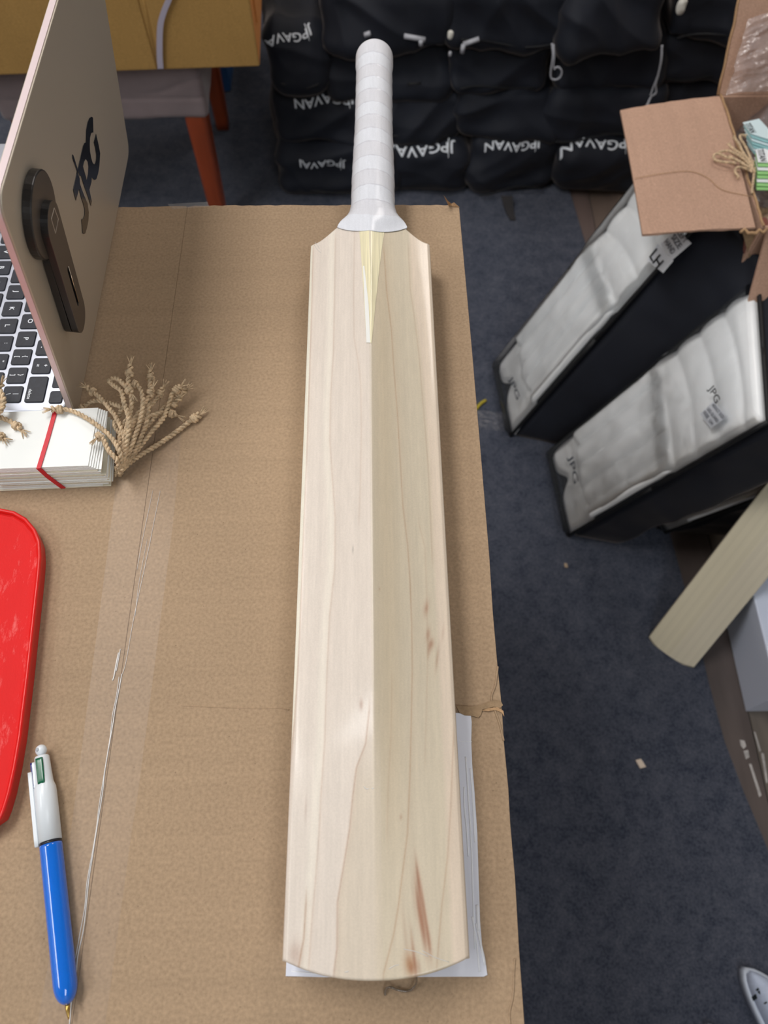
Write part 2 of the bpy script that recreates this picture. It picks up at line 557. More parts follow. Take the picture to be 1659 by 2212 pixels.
link('torn_corner', me, m_edge, t, False)

# seam tape and its gathered ridges
sheet('tape_strip', [(395, 900), (374, 1130), (300, 1700), (284, 1800), (225, 2230), (78, 2230), (150, 1820), (205, 1400), (240, 1130), (268, 900)], ZT + .00025, .0001, m_tape, t)
sheet('tape_strip', [(448, 436), (452, 446), (372, 452), (362, 441)], ZT + .0003, .0002, m_tape, t)
for rp, rr in (([(346, 1060), (318, 1200), (290, 1330), (272, 1430), (262, 1462), (258, 1480)], .0002),
               ([(263, 1456), (259, 1480), (249, 1530), (243, 1570), (234, 1620), (226, 1670), (222, 1710), (214, 1760), (206, 1810), (200, 1850), (192, 1900), (186, 1960), (180, 2010), (168, 2065), (164, 2110), (155, 2160), (150, 2215)], .00042),
               ([(257, 1462), (252, 1500), (243, 1545), (238, 1590), (230, 1640), (222, 1690), (214, 1740), (208, 1790), (200, 1838), (188, 1905), (183, 1960), (172, 2020), (163, 2070)], .0003),
               ([(256, 1410), (250, 1440), (246, 1462), (243, 1470)], .0006), ([(260, 1402), (255, 1430), (251, 1450)], .0004),
               ([(330, 1060), (309, 1160), (296, 1230)], .00018), ([(318, 1165), (300, 1260), (292, 1330)], .00016)):
    vs, fs = tube_mesh('r', catmull([survey(a, b, ZT + .0004) for a, b in rp], 5), rr, 5)
    link('tape_ridge', mesh('tape_ridge', vs, fs), m_ridge, t)

crease = [survey(a, b, ZT - .0002) for a, b in ((392, 1524), (440, 1527), (500, 1529), (560, 1531), (600, 1530), (625, 1534))]
vs, fs = tube_mesh('c', catmull(crease, 6), .0006, 5)
link('creased_rim', mesh('creased_rim', vs, fs), m_box, t)

# white poly sleeve under the bat
m_poly = M('white_poly', (228, 231, 243), .22, coat=.8, coat_r=.05, bump=1, bscale=34, bdist=.006, stretch=(1, .35, 1))
poly_px = [(617, 2109), (700, 2111), (850, 2111), (960, 2110), (1045, 2110), (1053, 2106), (1048, 2070), (1041, 2040), (1037, 1990), (1034, 1900), (1031, 1800), (1025, 1710), (1020, 1650), (1018, 1600), (1019, 1560), (1017, 1543), (990, 1540), (660, 1540), (640, 1700), (622, 2000)]
pts = [survey(a, b, ZT + .0008)[:2] for a, b in poly_px]
t = empty('poly_sleeve', (0, .03, ZT))
tag(t, 'shiny white plastic sleeve lying flat under the lower end of the bare bat', 'plastic sleeve')
link('sheet', rounded_plate('sheet', pts, ZT + .0004, ZT + .0012, .0003, 1), m_poly, t, False)
m_gloss = M('poly_fold', (240, 243, 250), .1, coat=1, coat_r=.03)
for rp, rr in (([(1006, 1635), (1010, 1690), (1013, 1740), (1017, 1800)], .0008), ([(1016, 1660), (1021, 1720), (1025, 1800), (1026, 1820)], .0007),
               ([(1003, 1700), (1003, 1740), (1008, 1790), (1012, 1850)], .0007), ([(1015, 1780), (1019, 1850), (1022, 1950), (1026, 2050)], .0006),
               ([(1030, 1955), (1032, 1990), (1033, 2010)], .0011), ([(1028, 1995), (1036, 2030), (1047, 2085)], .0008),
               ([(630, 2098), (700, 2105), (790, 2108)], .0005), ([(1020, 1980), (1030, 2040), (1036, 2100)], .0007), ([(990, 1595), (996, 1602), (1019, 1602)], .0003)):
    vs, fs = tube_mesh('r', catmull([survey(a, b, ZT + .0011) for a, b in rp], 5), rr, 5)
    link('fold', mesh('fold', vs, fs), m_gloss, t)

# ---------------------------------------------------------------- cricket bat on the box
BCX = -.0052


def sstep(a, b, x):
    q = max(0, min(1, (x - a) / (b - a)))
    return q * q * (3 - 2 * q)


HW = .0540


def y_toe(s): return -.0465 + .0105 * abs(s) ** 2.2


def y_top(s):
    a = abs(s)
    return .5265 + .021 * (1 - sstep(.33, 1.0, a)) + .001 * (1 - a)


def bat_top(s, y):
    sp = .0205 * sstep(-.03, .17, y) * (1 - .25 * sstep(.38, .54, y))
    a = abs(s)
    prof = (1 - a) ** 1.35
    return .9885 + sp * prof + .0035 * (1 - a * a) * (1 - sstep(0, .2, y)) - .0012 * sstep(.96, 1, a)


def bat_bot(y): return .9512 + .016 * ((y - .26) / .31) ** 2 * (1 if y < .26 else .35)


def bat_blade(nx, ny):
    vs, fs = [], []
    S_ = np.linspace(-1, 1, nx); T_ = np.linspace(0, 1, ny)
    for tt in T_:
        for s in S_:
            y = y_toe(s) + (y_top(s) - y_toe(s)) * tt
            vs.append((s * HW, y, bat_top(s, y)))
    for j in range(ny - 1):
        for i in range(nx - 1):
            a = j * nx + i
            fs.append((a, a + 1, a + nx + 1, a + nx))
    ring = [i for i in range(nx)] + [j * nx + nx - 1 for j in range(1, ny)] + [(ny - 1) * nx + i for i in range(nx - 2, -1, -1)] + [j * nx for j in range(ny - 2, 0, -1)]
    o = len(vs)
    n = len(ring)
    levels = [(.0012, .25), (.0016, .6), (.0016, .9), (.0, 1.0)]
    prev = ring
    for off, q in levels:
        cur = []
        for idx in ring:
            x, y, z = vs[idx]
            bz = bat_bot(y)
            sx = 1 + off / HW if abs(x) > HW * .98 else 1
            yy = y - (off if y < .0 else 0)
            cur.append(len(vs)); vs.append((x * sx, yy, z + (bz - z) * q))
        for k in range(n):
            k2 = (k + 1) % n
            fs.append((prev[k2], prev[k], cur[k], cur[k2]))
        prev = cur
    # underside: strips across
    left = [prev[k] for k in range(n)]
    bot = {}
    for k, idx in enumerate(ring): bot[idx] = prev[k]
    for j in range(ny - 1):
        a, b = j * nx, j * nx + nx - 1
        c, d = (j + 1) * nx + nx - 1, (j + 1) * nx
        if j == 0:
            fs.append(tuple([bot[a + i] for i in range(nx)][::-1] + [bot[d], bot[c]]))
        elif j == ny - 2:
            fs.append(tuple([bot[d + i] for i in range(nx)] + [bot[b], bot[a]]))
        else:
            fs.append((bot[a], bot[d], bot[c], bot[b]))
    return vs, fs


# growth rings, surveyed as lines across and along the blade
RINGS_PX = [
    [(675, 530), (672, 640), (667, 800), (660, 1000), (655, 1120), (652, 1200), (646, 1350), (640, 1460), (633, 1560), (622, 1660), (612, 1740)],
    [(724, 510), (722, 640), (720, 760), (714, 850), (712, 950), (724, 1120), (723, 1230), (712, 1330), (707, 1430), (703, 1530), (701, 1600), (692, 1720), (688, 1800), (680, 1900), (672, 1990), (665, 2090)],
    [(766, 510), (764, 640), (765, 740), (775, 800), (780, 850), (781, 950), (779, 1060), (776, 1130)],
    [(829, 550), (835, 640), (845, 720), (850, 800), (858, 900), (870, 1100), (880, 1180), (885, 1250), (889, 1350), (890, 1450), (888, 1560), (885, 1680), (880, 1800), (870, 1880), (860, 1960), (850, 2020), (828, 2105)],
    [(882, 530), (886, 620), (895, 680), (905, 760), (910, 820), (917, 900), (925, 1000), (930, 1100), (934, 1200)],
    [(798, 1540), (790, 1610), (770, 1660), (762, 1720), (755, 1790), (740, 1880), (728, 1950), (727, 2050), (720, 2105)],
    [(981, 1590), (975, 1740), (968, 1850), (955, 1960), (944, 2090)],
    [(659, 1950), (654, 2030), (648, 2060), (642, 2095)],
    [(846, 1480), (844, 1600), (838, 1700), (836, 1800)],
    [(905, 1130), (918, 1180), (922, 1290), (924, 1420), (921, 1520), (918, 1640)],
]


def to_blade(p):
    q = survey(p[0], p[1], .995)
    return (q.x - BCX, q.y)


RW = []
for R_ in RINGS_PX:
    q = sorted([to_blade(p) for p in R_], key=lambda a: a[1])
    RW.append((np.array([a[1] for a in q]), np.array([a[0] for a in q])))
FLECKS = [((921, 1312), .0017, .006, .8), ((925, 1368), .0016, .005, .75), ((932, 1388), .002, .004, .9), ((927, 1402), .0013, .005, .6), ((945, 1420), .0011, .009, .6),
          ((958, 1362), .0009, .006, .35), ((781, 1528), .0012, .0035, .8), ((866, 1765), .0008, .0015, .7), ((820, 1285), .0007, .001, .6), ((659, 1745), .0007, .007, .35),
          ((903, 1893), .0009, .010, .9), ((907, 1925), .0010, .014, .9), ((901, 1940), .0008, .013, .6), ((914, 1950), .0009, .014, .8), ((906, 1965), .0011, .014, .9),
          ((911, 1990), .0012, .013, .9), ((920, 1985), .0009, .014, .8), ((917, 2015), .0010, .012, .9), ((925, 2020), .0009, .011, .8), ((929, 2038), .0011, .008, .7), ((896, 1950), .0010, .012, .35),
          ((886, 2085), .0032, .006, 1.1), ((893, 2055), .0010, .012, .8), ((897, 2085), .0009, .006, .9), ((889, 2092), .0012, .003, .9), ((876, 2020), .0012, .014, .35), ((640, 2065), .0035, .007, .40), ((630, 2060), .003, .005, .30), ((905, 2090), .0012, .004, .5),
          ((763, 1196), .0004, .0028, .9)]


def blade_colors(vs):
    V = np.array(vs)
    x, y = V[:, 0], V[:, 1]
    n = len(x)
    rx = [np.interp(y, a, b) for a, b in RW]
    sub = lambda c: np.array(lin(c)[:3])
    pink = sub((218, 207, 196)); cream = sub((236, 231, 216)); tan = sub((198, 181, 154)); tan2 = sub((205, 193, 172)); beige = sub((208, 195, 176))
    col = np.tile(pink, (n, 1))
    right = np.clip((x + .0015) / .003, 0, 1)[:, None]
    col = col * (1 - right) + tan2 * right  # lit left and shaded right of the spine put into the colour
    # shade in the hollow right of the spine painted as a darker band; pinker at the far right edge
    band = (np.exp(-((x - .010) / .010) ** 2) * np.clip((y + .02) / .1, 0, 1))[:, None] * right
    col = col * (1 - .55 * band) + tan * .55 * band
    er = np.clip((x - rx[4]) / .003, 0, 1)[:, None] * right
    col = col * (1 - er * .6) + sub((224, 205, 188)) * er * .6
    # cream sapwood on the left margin
    lft = (np.clip((rx[0] - x) / .0008, 0, 1) * (y > RW[0][0][0]))[:, None]
    col = col * (1 - lft) + cream * lft
    # tan zone to the right of ring 6 near the toe
    z6 = (np.clip((x - rx[5]) / .0012, 0, 1) * np.clip((RW[5][0][-1] - y) / .05, 0, 1) * (x < .004))[:, None]
    col = col * (1 - .75 * z6) + beige * .75 * z6
    # lighter strip left of ring 2
    d = (rx[1] - x)
    st = (np.exp(-((d - .003) / .003) ** 2) * (d > 0))[:, None]
    col = col * (1 - .35 * st) + cream * .35 * st
    for k, (a, b) in enumerate(RW):
        dd = x - rx[k]
        on = (np.clip((y - a[0] + .01) / .012, 0, 1) * np.clip((a[-1] + .01 - y) / .012, 0, 1))
        wd = .00055
        amt = (.38, .24, .18, .40, .24, .48, .34, .55, .18, .18)[k]
        line = (np.exp(-(dd / wd) ** 2) * on * amt)[:, None]
        halo = (np.exp(-np.abs(dd) / .0025) * on * (dd > 0) * amt * .30)[:, None]
        dk = sub((170, 130, 98))
        col = col * (1 - line - halo) + dk * (line + halo)
    for (p, a, b, s) in FLECKS:
        cx, cy = to_blade(p)
        ang = .10 if p[1] > 1850 and p[0] > 860 else (-.15 if 1300 < p[1] < 1430 else 0)
        dx = (x - cx) + (y - cy) * ang; dy = y - cy
        g = np.clip(np.exp(-(dx / a) ** 2 - (dy / b) ** 2) * s, 0, 1)[:, None] * .62
        dk = sub((150, 92, 62)) if p != (886, 2085) else sub((160, 98, 30))
        if p == (763, 1196): dk = sub((90, 85, 80))
        col = col * (1 - g) + dk * g
    # long grain, by two frequencies
    gr = np.zeros(n)
    for fr, am, ph in ((900, .010, .3), (2300, .010, 1.7), (420, .018, 4.1)):
        gr += am * np.sin(x * fr + 2.2 * np.sin(y * 7 + ph + x * 30) + ph)
    col *= (1 + gr)[:, None]
    return np.hstack([np.clip(col, 0, 1), np.ones((n, 1))])


def wood_attr_mat(name, coat, extra=1.0):
    m = bpy.data.materials.new(name); m.use_nodes = True
    nt = m.node_tree; b = nt.nodes['Principled BSDF']; L = nt.links.new
    at = nt.nodes.new('ShaderNodeAttribute'); at.attribute_name = 'Col'
    tc = nt.nodes.new('ShaderNodeTexCoord'); mp = nt.nodes.new('ShaderNodeMapping'); mp.inputs['Scale'].default_value = (1, .12, 1)
    L(tc.outputs['Object'], mp.inputs[0])
    nz = nt.nodes.new('ShaderNodeTexNoise'); nz.inputs['Scale'].default_value = 420; nz.inputs['Detail'].default_value = 5
    L(mp.outputs[0], nz.inputs[0])
    nz2 = nt.nodes.new('ShaderNodeTexNoise'); nz2.inputs['Scale'].default_value = 900; nz2.inputs['Detail'].default_value = 2
    L(tc.outputs['Object'], nz2.inputs[0])
    ad = nt.nodes.new('ShaderNodeMath'); ad.operation = 'ADD'; L(nz.outputs[0], ad.inputs[0]); L(nz2.outputs[0], ad.inputs[1])
    mr = nt.nodes.new('ShaderNodeMapRange'); mr.inputs[1].default_value = .7; mr.inputs[2].default_value = 1.3; mr.inputs[3].default_value = .95 * extra; mr.inputs[4].default_value = 1.05 * extra
    L(ad.outputs[0], mr.inputs[0])
    s = nt.nodes.new('ShaderNodeVectorMath'); s.operation = 'SCALE'; L(at.outputs['Color'], s.inputs[0]); L(mr.outputs[0], s.inputs['Scale'])
    L(s.outputs[0], b.inputs['Base Color'])
    b.inputs['Roughness'].default_value = .55; b.inputs['Specular IOR Level'].default_value = .3
    b.inputs['Coat Weight'].default_value = coat; b.inputs['Coat Roughness'].default_value = .13
    return m


m_willow = wood_attr_mat('film_wrapped_willow', .5)
m_cane = M('cane', (228, 219, 184), .5, nscale=60, namt=.20, stretch=(18, .25, 1), coat=.7, coat_r=.08)
m_glue = M('white_glue', (236, 236, 232), .4, coat=.5)


def set_col(me, cols):
    a = me.attributes.new('Col', 'FLOAT_COLOR', 'POINT')
    a.data.foreach_set('color', cols.astype(np.float32).ravel())


bat = empty('cricket_bat', (BCX, .4, ZT))
tag(bat, 'bare willow cricket bat lying spine up on the big cardboard box, white taped handle', 'cricket bat')
NX, NY = 181, 560
vs, fs = bat_blade(NX, NY)
cols = blade_colors(vs)
vs = [(v[0] + BCX, v[1], v[2]) for v in vs]
me = mesh('blade', vs, fs)
set_col(me, cols)
link('blade', me, m_willow, bat)


def on_blade(px, py, lift=.0002):
    """surface point of the blade seen at a pixel"""
    z = .99
    for _ in range(12):
        p = survey(px, py, z)
        s = max(-1, min(1, (p.x - BCX) / HW))
        z = bat_top(s, p.y)
    p.z = z + lift
    return p


def strip_on_blade(rows, nseg, lift, name, mat):
    """rows: list of (py, pxl, pxr)"""
    V, Fc = [], []
    for (py, a, b) in rows:
        for k in range(nseg + 1):
            V.append(on_blade(a + (b - a) * k / nseg, py, lift))
    for j in range(len(rows) - 1):
        for k in range(nseg):
            q = j * (nseg + 1) + k
            Fc.append((q, q + nseg + 1, q + nseg + 2, q + 1))
    return link(name, fix(mesh(name, V, Fc)), mat, bat)


rows = []
for k in range(31):
    q = k / 30
    py = 489 + (741 - 489) * q
    xl = 775 + (791.5 - 775) * q ** .85
    xr = 833 + (803 - 833) * q ** .80
    rows.append((py, xl, xr))
strip_on_blade(rows, 8, .0003, 'splice', m_cane)
rows = [(575 + 16.6 * k, 784 + .75 * k, 784 + .75 * k + 3 + 5.5 * min(1, k / 5)) for k in range(11)]
strip_on_blade(rows, 2, .0005, 'glue_line', m_glue)

# taped handle: a spiral of overlapping tape, flaring into the shoulders
HY1 = .812


def handle_r(y):
    # half width x, half height z
    t_ = 1 - sstep(.545, .600, y)
    w_ = .0188 + .0016 * (1 - sstep(.60, .70, y)) + .0128 * (1 - sstep(.534, .582, y)) ** 1.5
    h_ = .0184 - .0010 * t_
    k = sstep(.775, .785, y)
    w_ += .0009 * k; h_ += .0009 * k
    if y > HY1 - .014:
        q = (y - (HY1 - .014)) / .014
        c_ = math.sqrt(max(0, 1 - q * q * .97))
        w_ *= c_; h_ *= c_
    return w_, h_


NR, NS = 330, 56
vs, fs, cc = [], [], []
for i in range(NR):
    y = .527 + (HY1 - .527) * (i / (NR - 1)) ** 1.0
    w_, h_ = handle_r(y)
    for k in range(NS):
        a = 2 * PI * k / NS
        ph = (y / .0195 - (a - PI / 2) / (2 * PI) * .55) if y < .782 else 10.3
        fr = ph % 1.0
        step = .0004 * (1 - fr) if y > .556 else .0004
        cz = .9866 + .003 * (1 - sstep(.527, .555, y))
        yy = y + .0150 * abs(math.cos(a)) ** 1.6 * (1 - sstep(.527, .575, y))
        w_, h_ = handle_r(yy)
        hc = BCX + .0022 + .004 * (y - .54) / .27
        hx_ = hc + (w_ + step) * math.cos(a)
        hz_ = cz + (h_ + step) * math.sin(a)
        if math.sin(a) > -.3:
            fz = bat_top(max(-1, min(1, (hx_ - BCX) / HW)), min(yy, .545)) + .0009
            kz = 1 - sstep(.529, .556, y)
            hz_ = hz_ * (1 - kz) + fz * kz
        vs.append((hx_, yy, hz_))
        alt = int(math.floor(ph)) % 2
        base = (.70, .72, .78) if alt else (.655, .66, .71)
        if fr < .05 and .556 < y < .782: base = (.56, .56, .61)
        cc.append(base + (1,))
for i in range(NR - 1):
    for k in range(NS):
        k2 = (k + 1) % NS
        fs.append((i * NS + k, i * NS + k2, (i + 1) * NS + k2, (i + 1) * NS + k))
fs.append(tuple(range(NS))); fs.append(tuple((NR - 1) * NS + k for k in range(NS))[::-1])
me = mesh('handle', vs, fs)
set_col(fix(me), np.array(cc))
m_tapecloth = wood_attr_mat('white_cloth_tape', .5)
m_tapecloth.node_tree.nodes['Principled BSDF'].inputs['Coat Roughness'].default_value = .18
link('handle', me, m_tapecloth, bat)
# film wrinkles on the shrink wrap
for rp, rr in (([(690, 537), (684, 528), (680, 524)], .0002), ([(693, 546), (686, 540), (679, 530)], .0002), ([(786, 1699), (791, 1704), (797, 1704)], .0003), ([(803, 1703), (808, 1703)], .0003),
               ([(872, 2050), (900, 2056), (925, 2066)], .0002), ([(912, 2053), (940, 2068), (970, 2078)], .0002), ([(840, 2093), (852, 2086), (862, 2084)], .0002), ([(745, 2100), (753, 2098)], .0003)):
    vs, fs = tube_mesh('r', catmull([on_blade(a, b, .0002) for a, b in rp], 5), rr, 5)
    link('film_wrinkle', mesh('film_wrinkle', vs, fs), m_ridge, bat)
rp = [survey(899, 2108, .962), survey(900, 2120, .956), survey(896, 2130, .953), survey(886, 2139, .952), survey(874, 2141, .952), survey(858, 2138, .953), survey(845, 2133, .954), survey(836, 2134, .953), survey(832, 2142, .952), survey(832, 2150, .9515)]
vs, fs = tube_mesh('r', catmull(rp, 6), .0007, 6)
link('film_tail', mesh('film_tail', vs, fs), M('smoky_film', (120, 104, 90), .1, coat=1, alpha=.75), bat)

# ---------------------------------------------------------------- four colour pen
PA = survey(90, 1630, ZT + .0085); PB = survey(148, 2196, ZT + .0075)
ax = (PB - PA); Lp = ax.length; ax.normalize()
sidev = ax.cross(Vector((0, 0, 1))).normalized()   # towards the left of the pen as seen from above
upv = sidev.cross(ax).normalized()
if upv.z < 0: upv = -upv
pen = empty('ballpoint_pen', PA)
tag(pen, 'four-colour retractable ballpoint pen, blue barrel and white top, beside the red tray', 'pen')


def pen_at(d, s=0, u=0): return PA + ax * d + sidev * s + upv * u


def lathe(prof, n=40, squash=None):
    V, Fc = [], []
    for (d, r) in prof:
        for k in range(n):
            a = 2 * PI * k / n
            V.append(pen_at(d, r * math.cos(a), r * math.sin(a)))
    for i in range(len(prof) - 1):
        for k in range(n):
            k2 = (k + 1) % n
            Fc.append((i * n + k, i * n + k2, (i + 1) * n + k2, (i + 1) * n + k))
    Fc.append(tuple(range(n))[::-1]); Fc.append(tuple((len(prof) - 1) * n + k for k in range(n)))
    return V, Fc


m_blue = M('glossy_blue_plastic', (0, 104, 214), .10, coat=.8, coat_r=.02)
m_whitep = M('white_plastic', (222, 228, 234), .3, coat=.2)
m_blackp = M('black_plastic', (12, 18, 30), .3)
m_green = M('green_plastic', (0, 92, 62), .25, coat=.4)
m_navy = M('navy_plastic', (22, 24, 110), .25)
m_brass = M('brass_tip', (205, 170, 95), .25, metal=1)
R = .0071
D1 = .0590    # start of the ring
pr = [(D1, R)] + [(D1 + .0015, R)] + [(D1 + .0015 + k * .078 / 8, R * (1 - .0 * k)) for k in range(1, 9)]
e0 = pr[-1][0]; e1 = Lp - .0065
for k in range(1, 13):
    q = k / 12
    pr.append((e0 + (e1 - e0) * q, R * math.sqrt(max(.06, 1 - q ** 2.4 * .94))))
V, Fc = lathe(pr); link('barrel', fix(mesh('barrel', V, Fc)), m_blue, pen)
V, Fc = lathe([(D1 - .0018, R * .985), (D1 + .0002, R * .985)]); link('ring', fix(mesh('ring', V, Fc)), m_blackp, pen)
V, Fc = lathe([(e1 - .0005, .0014), (e1 + .003, .0013), (e1 + .006, .0008), (e1 + .008, .0004)], 16); link('tip', fix(mesh('tip', V, Fc)), m_brass, pen)
# white top: full barrel, step, then the slimmer slotted head
pr = [(.001, .0042), (.002, .0048), (.012, .0053), (.0185, .0057), (.0205, .0062), (.0225, .0069), (.026, .0071), (D1 - .002, .0071)]
V, Fc = lathe(pr); link('upper_barrel', fix(mesh('upper_barrel', V, Fc)), m_whitep, pen)
V, Fc = [], []
for i in range(13):
    a = PI * i / 12
    for k in range(20):
        b_ = 2 * PI * k / 20
        V.append(pen_at(-.0030 - .0038 * math.cos(a), .0038 * math.sin(a) * math.cos(b_), .0038 * math.sin(a) * math.sin(b_)))
for i in range(12):
    for k in range(20):
        Fc.append((i * 20 + k, i * 20 + (k + 1) % 20, (i + 1) * 20 + (k + 1) % 20, (i + 1) * 20 + k))
link('knob', fix(mesh('knob', V, Fc)), m_whitep, pen)
V, Fc = tube_mesh('k', [pen_at(-.0032, .0012, .0030), pen_at(-.0032, .0012, .0039)], .0012, 12)
link('knob_hole', mesh('knob_hole', V, Fc), M('knob_shade', (176, 182, 190), .5), pen)


def pen_box(name, d0, d1, s0, s1, u0, u1, mat, taper=0):
    c8 = [pen_at(d0, s0 + taper, u0), pen_at(d0, s1, u0), pen_at(d1, s1, u0), pen_at(d1, s0, u0),
          pen_at(d0, s0 + taper, u1), pen_at(d0, s1, u1), pen_at(d1, s1, u1), pen_at(d1, s0, u1)]
    return link(name, hexblock(name, c8, (6, 10, 4), .35), mat, pen)


_sl = -1 if sidev.x > 0 else 1      # sign that points to the photo's left
pen_box('slider', .003, .0205, -.0024 * 1, .0024, .0040, .0062, m_green)
pen_box('slider', .004, .0215, _sl * .0075, _sl * .0060, -.0005, .0022, m_navy)
pen_box('clip', .010, D1 - .0005, _sl * .0095, _sl * .0066, -.0012, .0030, m_whitep)
pen_box('clip_root', .004, .022, _sl * .0068, _sl * .0045, -.0015, .0022, m_whitep)

# ---------------------------------------------------------------- red tray
m_red = bpy.data.materials.new('scratched_red_plastic'); m_red.use_nodes = True
nt = m_red.node_tree; b = nt.nodes['Principled BSDF']; L = nt.links.new
tc = nt.nodes.new('ShaderNodeTexCoord'); mp = nt.nodes.new('ShaderNodeMapping'); mp.inputs['Scale'].default_value = (3, 1, 1); mp.inputs['Rotation'].default_value = (0, 0, .5)
nz = nt.nodes.new('ShaderNodeTexNoise'); nz.inputs['Scale'].default_value = 38; nz.inputs['Detail'].default_value = 8; nz.inputs['Roughness'].default_value = .75
L(tc.outputs['Object'], mp.inputs[0]); L(mp.outputs[0], nz.inputs[0])
cr = nt.nodes.new('ShaderNodeValToRGB'); cr.color_ramp.elements[0].position = .56; cr.color_ramp.elements[0].color = lin((214, 6, 6))
cr.color_ramp.elements[1].position = .74; cr.color_ramp.elements[1].color = lin((232, 110, 108))
L(nz.outputs[0], cr.inputs[0]); L(cr.outputs[0], b.inputs['Base Color'])
b.inputs['Roughness'].default_value = .55; b.inputs['Specular IOR Level'].default_value = .25
bp = nt.nodes.new('ShaderNodeBump'); bp.inputs['Strength'].default_value = .35; bp.inputs['Distance'].default_value = .001
L(nz.outputs[0], bp.inputs['Height']); L(bp.outputs[0], b.inputs['Normal'])
m_redrim = M('red_plastic_rim', (218, 18, 16), .35, coat=.15)
tray = empty('red_tray', (-.36, .16, ZT))
tag(tray, 'shallow bright red plastic tray with rounded corners at the left edge of the box', 'tray')
tz = ZT + .0145
rim_px = [(0, 1097), (30, 1103), (56, 1118), (76, 1142), (86, 1168), (88, 1200), (85, 1240), (74, 1340), (61, 1460), (45, 1590), (34, 1655), (22, 1710), (10, 1750), (0, 1771)]
right = [survey(a, b, tz) for a, b in rim_px]
outl = [(p.x, p.y) for p in right]
xm = -.39
bot_y, top_y = outl[-1][1] - .012, outl[0][1] + .002
outl = [(x_ if True else 0, y_) for x_, y_ in outl]
outl += [(outl[-1][0] - .016, bot_y), (-.32, bot_y - .003), (xm - .02, bot_y - .003)]
outl += [(xm - .055, bot_y + .01), (xm - .064, bot_y + .04), (xm - .064, top_y - .04), (xm - .055, top_y - .008), (xm - .02, top_y + .001), (-.34, top_y + .001)]
cen = Vector((sum(p[0] for p in outl) / len(outl), sum(p[1] for p in outl) / len(outl)))


def loop_in(off, z):
    out = []
    n_ = len(outl)
    for i, p in enumerate(outl):
        a = Vector(outl[i - 1]); c_ = Vector(outl[(i + 1) % n_]); t_ = (c_ - a).normalized()
        nn = Vector((-t_.y, t_.x))
        if (cen - Vector(p)).dot(nn) < 0: nn = -nn
        q = Vector(p) + nn * off
        out.append((q.x, q.y, z))
    return out


def loops_mesh(name, loops, cap_last=True, cap_first=False):
    V, Fc = [], []
    n_ = len(loops[0])
    for l in loops: V += l
    for j in range(len(loops) - 1):
        for k in range(n_):
            k2 = (k + 1) % n_
            Fc.append((j * n_ + k, j * n_ + k2, (j + 1) * n_ + k2, (j + 1) * n_ + k))
    if cap_last: Fc.append(tuple((len(loops) - 1) * n_ + k for k in range(n_)))
    if cap_first: Fc.append(tuple(range(n_))[::-1])
    return fix(mesh(name, V, Fc))


link('rim', loops_mesh('rim', [loop_in(.0015, ZT + .0005), loop_in(.0004, tz - .004), loop_in(0, tz - .001), loop_in(.0008, tz), loop_in(.0020, tz), loop_in(.0028, tz - .0012), loop_in(.0034, tz - .003)], False), m_redrim, tray)
link('tray_floor', loops_mesh('tray_floor', [loop_in(.0030, tz - .0030), loop_in(.0045, tz - .0040), loop_in(.007, tz - .0042)], True), m_red, tray, False)

# ---------------------------------------------------------------- laptop
m_alu = M('aluminium_warm_reflection', (192, 182, 168), .45, metal=.35, bump=.02, bscale=1500)  # warm reflection of the cardboard painted into the lid colour
m_alub = M('silver_aluminium', (198, 202, 214), .38, metal=.75)
m_pink = M('chamfered_rim', (226, 208, 210), .4, metal=.2)  # pinkish reflection on the rim painted into its colour
m_key = M('black_key', (30, 33, 44), .5, nscale=300, namt=.25)
m_leg = M('key_legend', (232, 236, 242), .5)
lap = empty('laptop', (-.37, .53, ZT))
tag(lap, 'open laptop standing on the box with a sticker and phone mount on its lid', 'laptop')
LX1, LX0, LY0, LY1 = -.256, -.486, .364, .698
BZ = ZT + .015
link('base', rounded_plate('base', round_rect(LX0, LY0, LX1 - .007, LY1, .012), ZT + .001, BZ, .0015, 2), m_alub, lap, False)
for (fx, fy) in ((LX0 + .03, LY0 + .03), (LX1 - .03, LY0 + .03), (LX0 + .03, LY1 - .03 - .08), (LX1 - .03, LY1 - .03 - .08)):
    link('foot', box_mesh('foot', (fx - .008, fy - .008, ZT), (fx + .008, fy + .008, ZT + .0012)), m_blackp, lap, False)
# lid
LS = .160
lid_len = .2235
ld = Vector((LS, 0, 1)).normalized()        # up the lid
ln = Vector((1, 0, -LS)).normalized()       # outer normal (to the right)
LO = Vector((-.2565, 0, BZ - .004))


def lid_pt(y, h, d=0): return LO + Vector((0, y, 0)) + ld * h + ln * d


def lid_plate(name, outline, d0, d1, mat, parent, bevel=0, smooth=False):
    me = rounded_plate(name, outline, d0, d1, bevel, 2)
    for v in me.vertices:
        y, h, d = v.co
        v.co = lid_pt(y, h, d)
    me.update(); fix(me)
    return link(name, me, mat, parent, smooth)


lid_plate('lid', round_rect(LY0 + .001, -.007, LY1, lid_len, .0125, 7), -.0058, 0, m_alu, lap, .0007)
lid_plate('lid_rim', round_rect(LY0 + .0004, -.0074, LY1 + .0006, lid_len + .0006, .013, 7), -.0052, -.0012, m_pink, lap, 0)
lid_plate('screen', round_rect(LY0 + .008, .012, LY1 - .008, lid_len - .006, .004, 3), -.0064, -.0056, m_blackp, lap, 0)


def px_lid(px, py, d=0):
    o = lid_pt(0, 0, d)
    p = on_plane(px, py, o, ln)
    q = p - LO
    return (q.y, q.dot(ld))


# traced lettering of the lid sticker (crop coordinates of a close look)
def crop(c): return (140 + c[0] / 7.627, 230 + c[1] / 7.627)


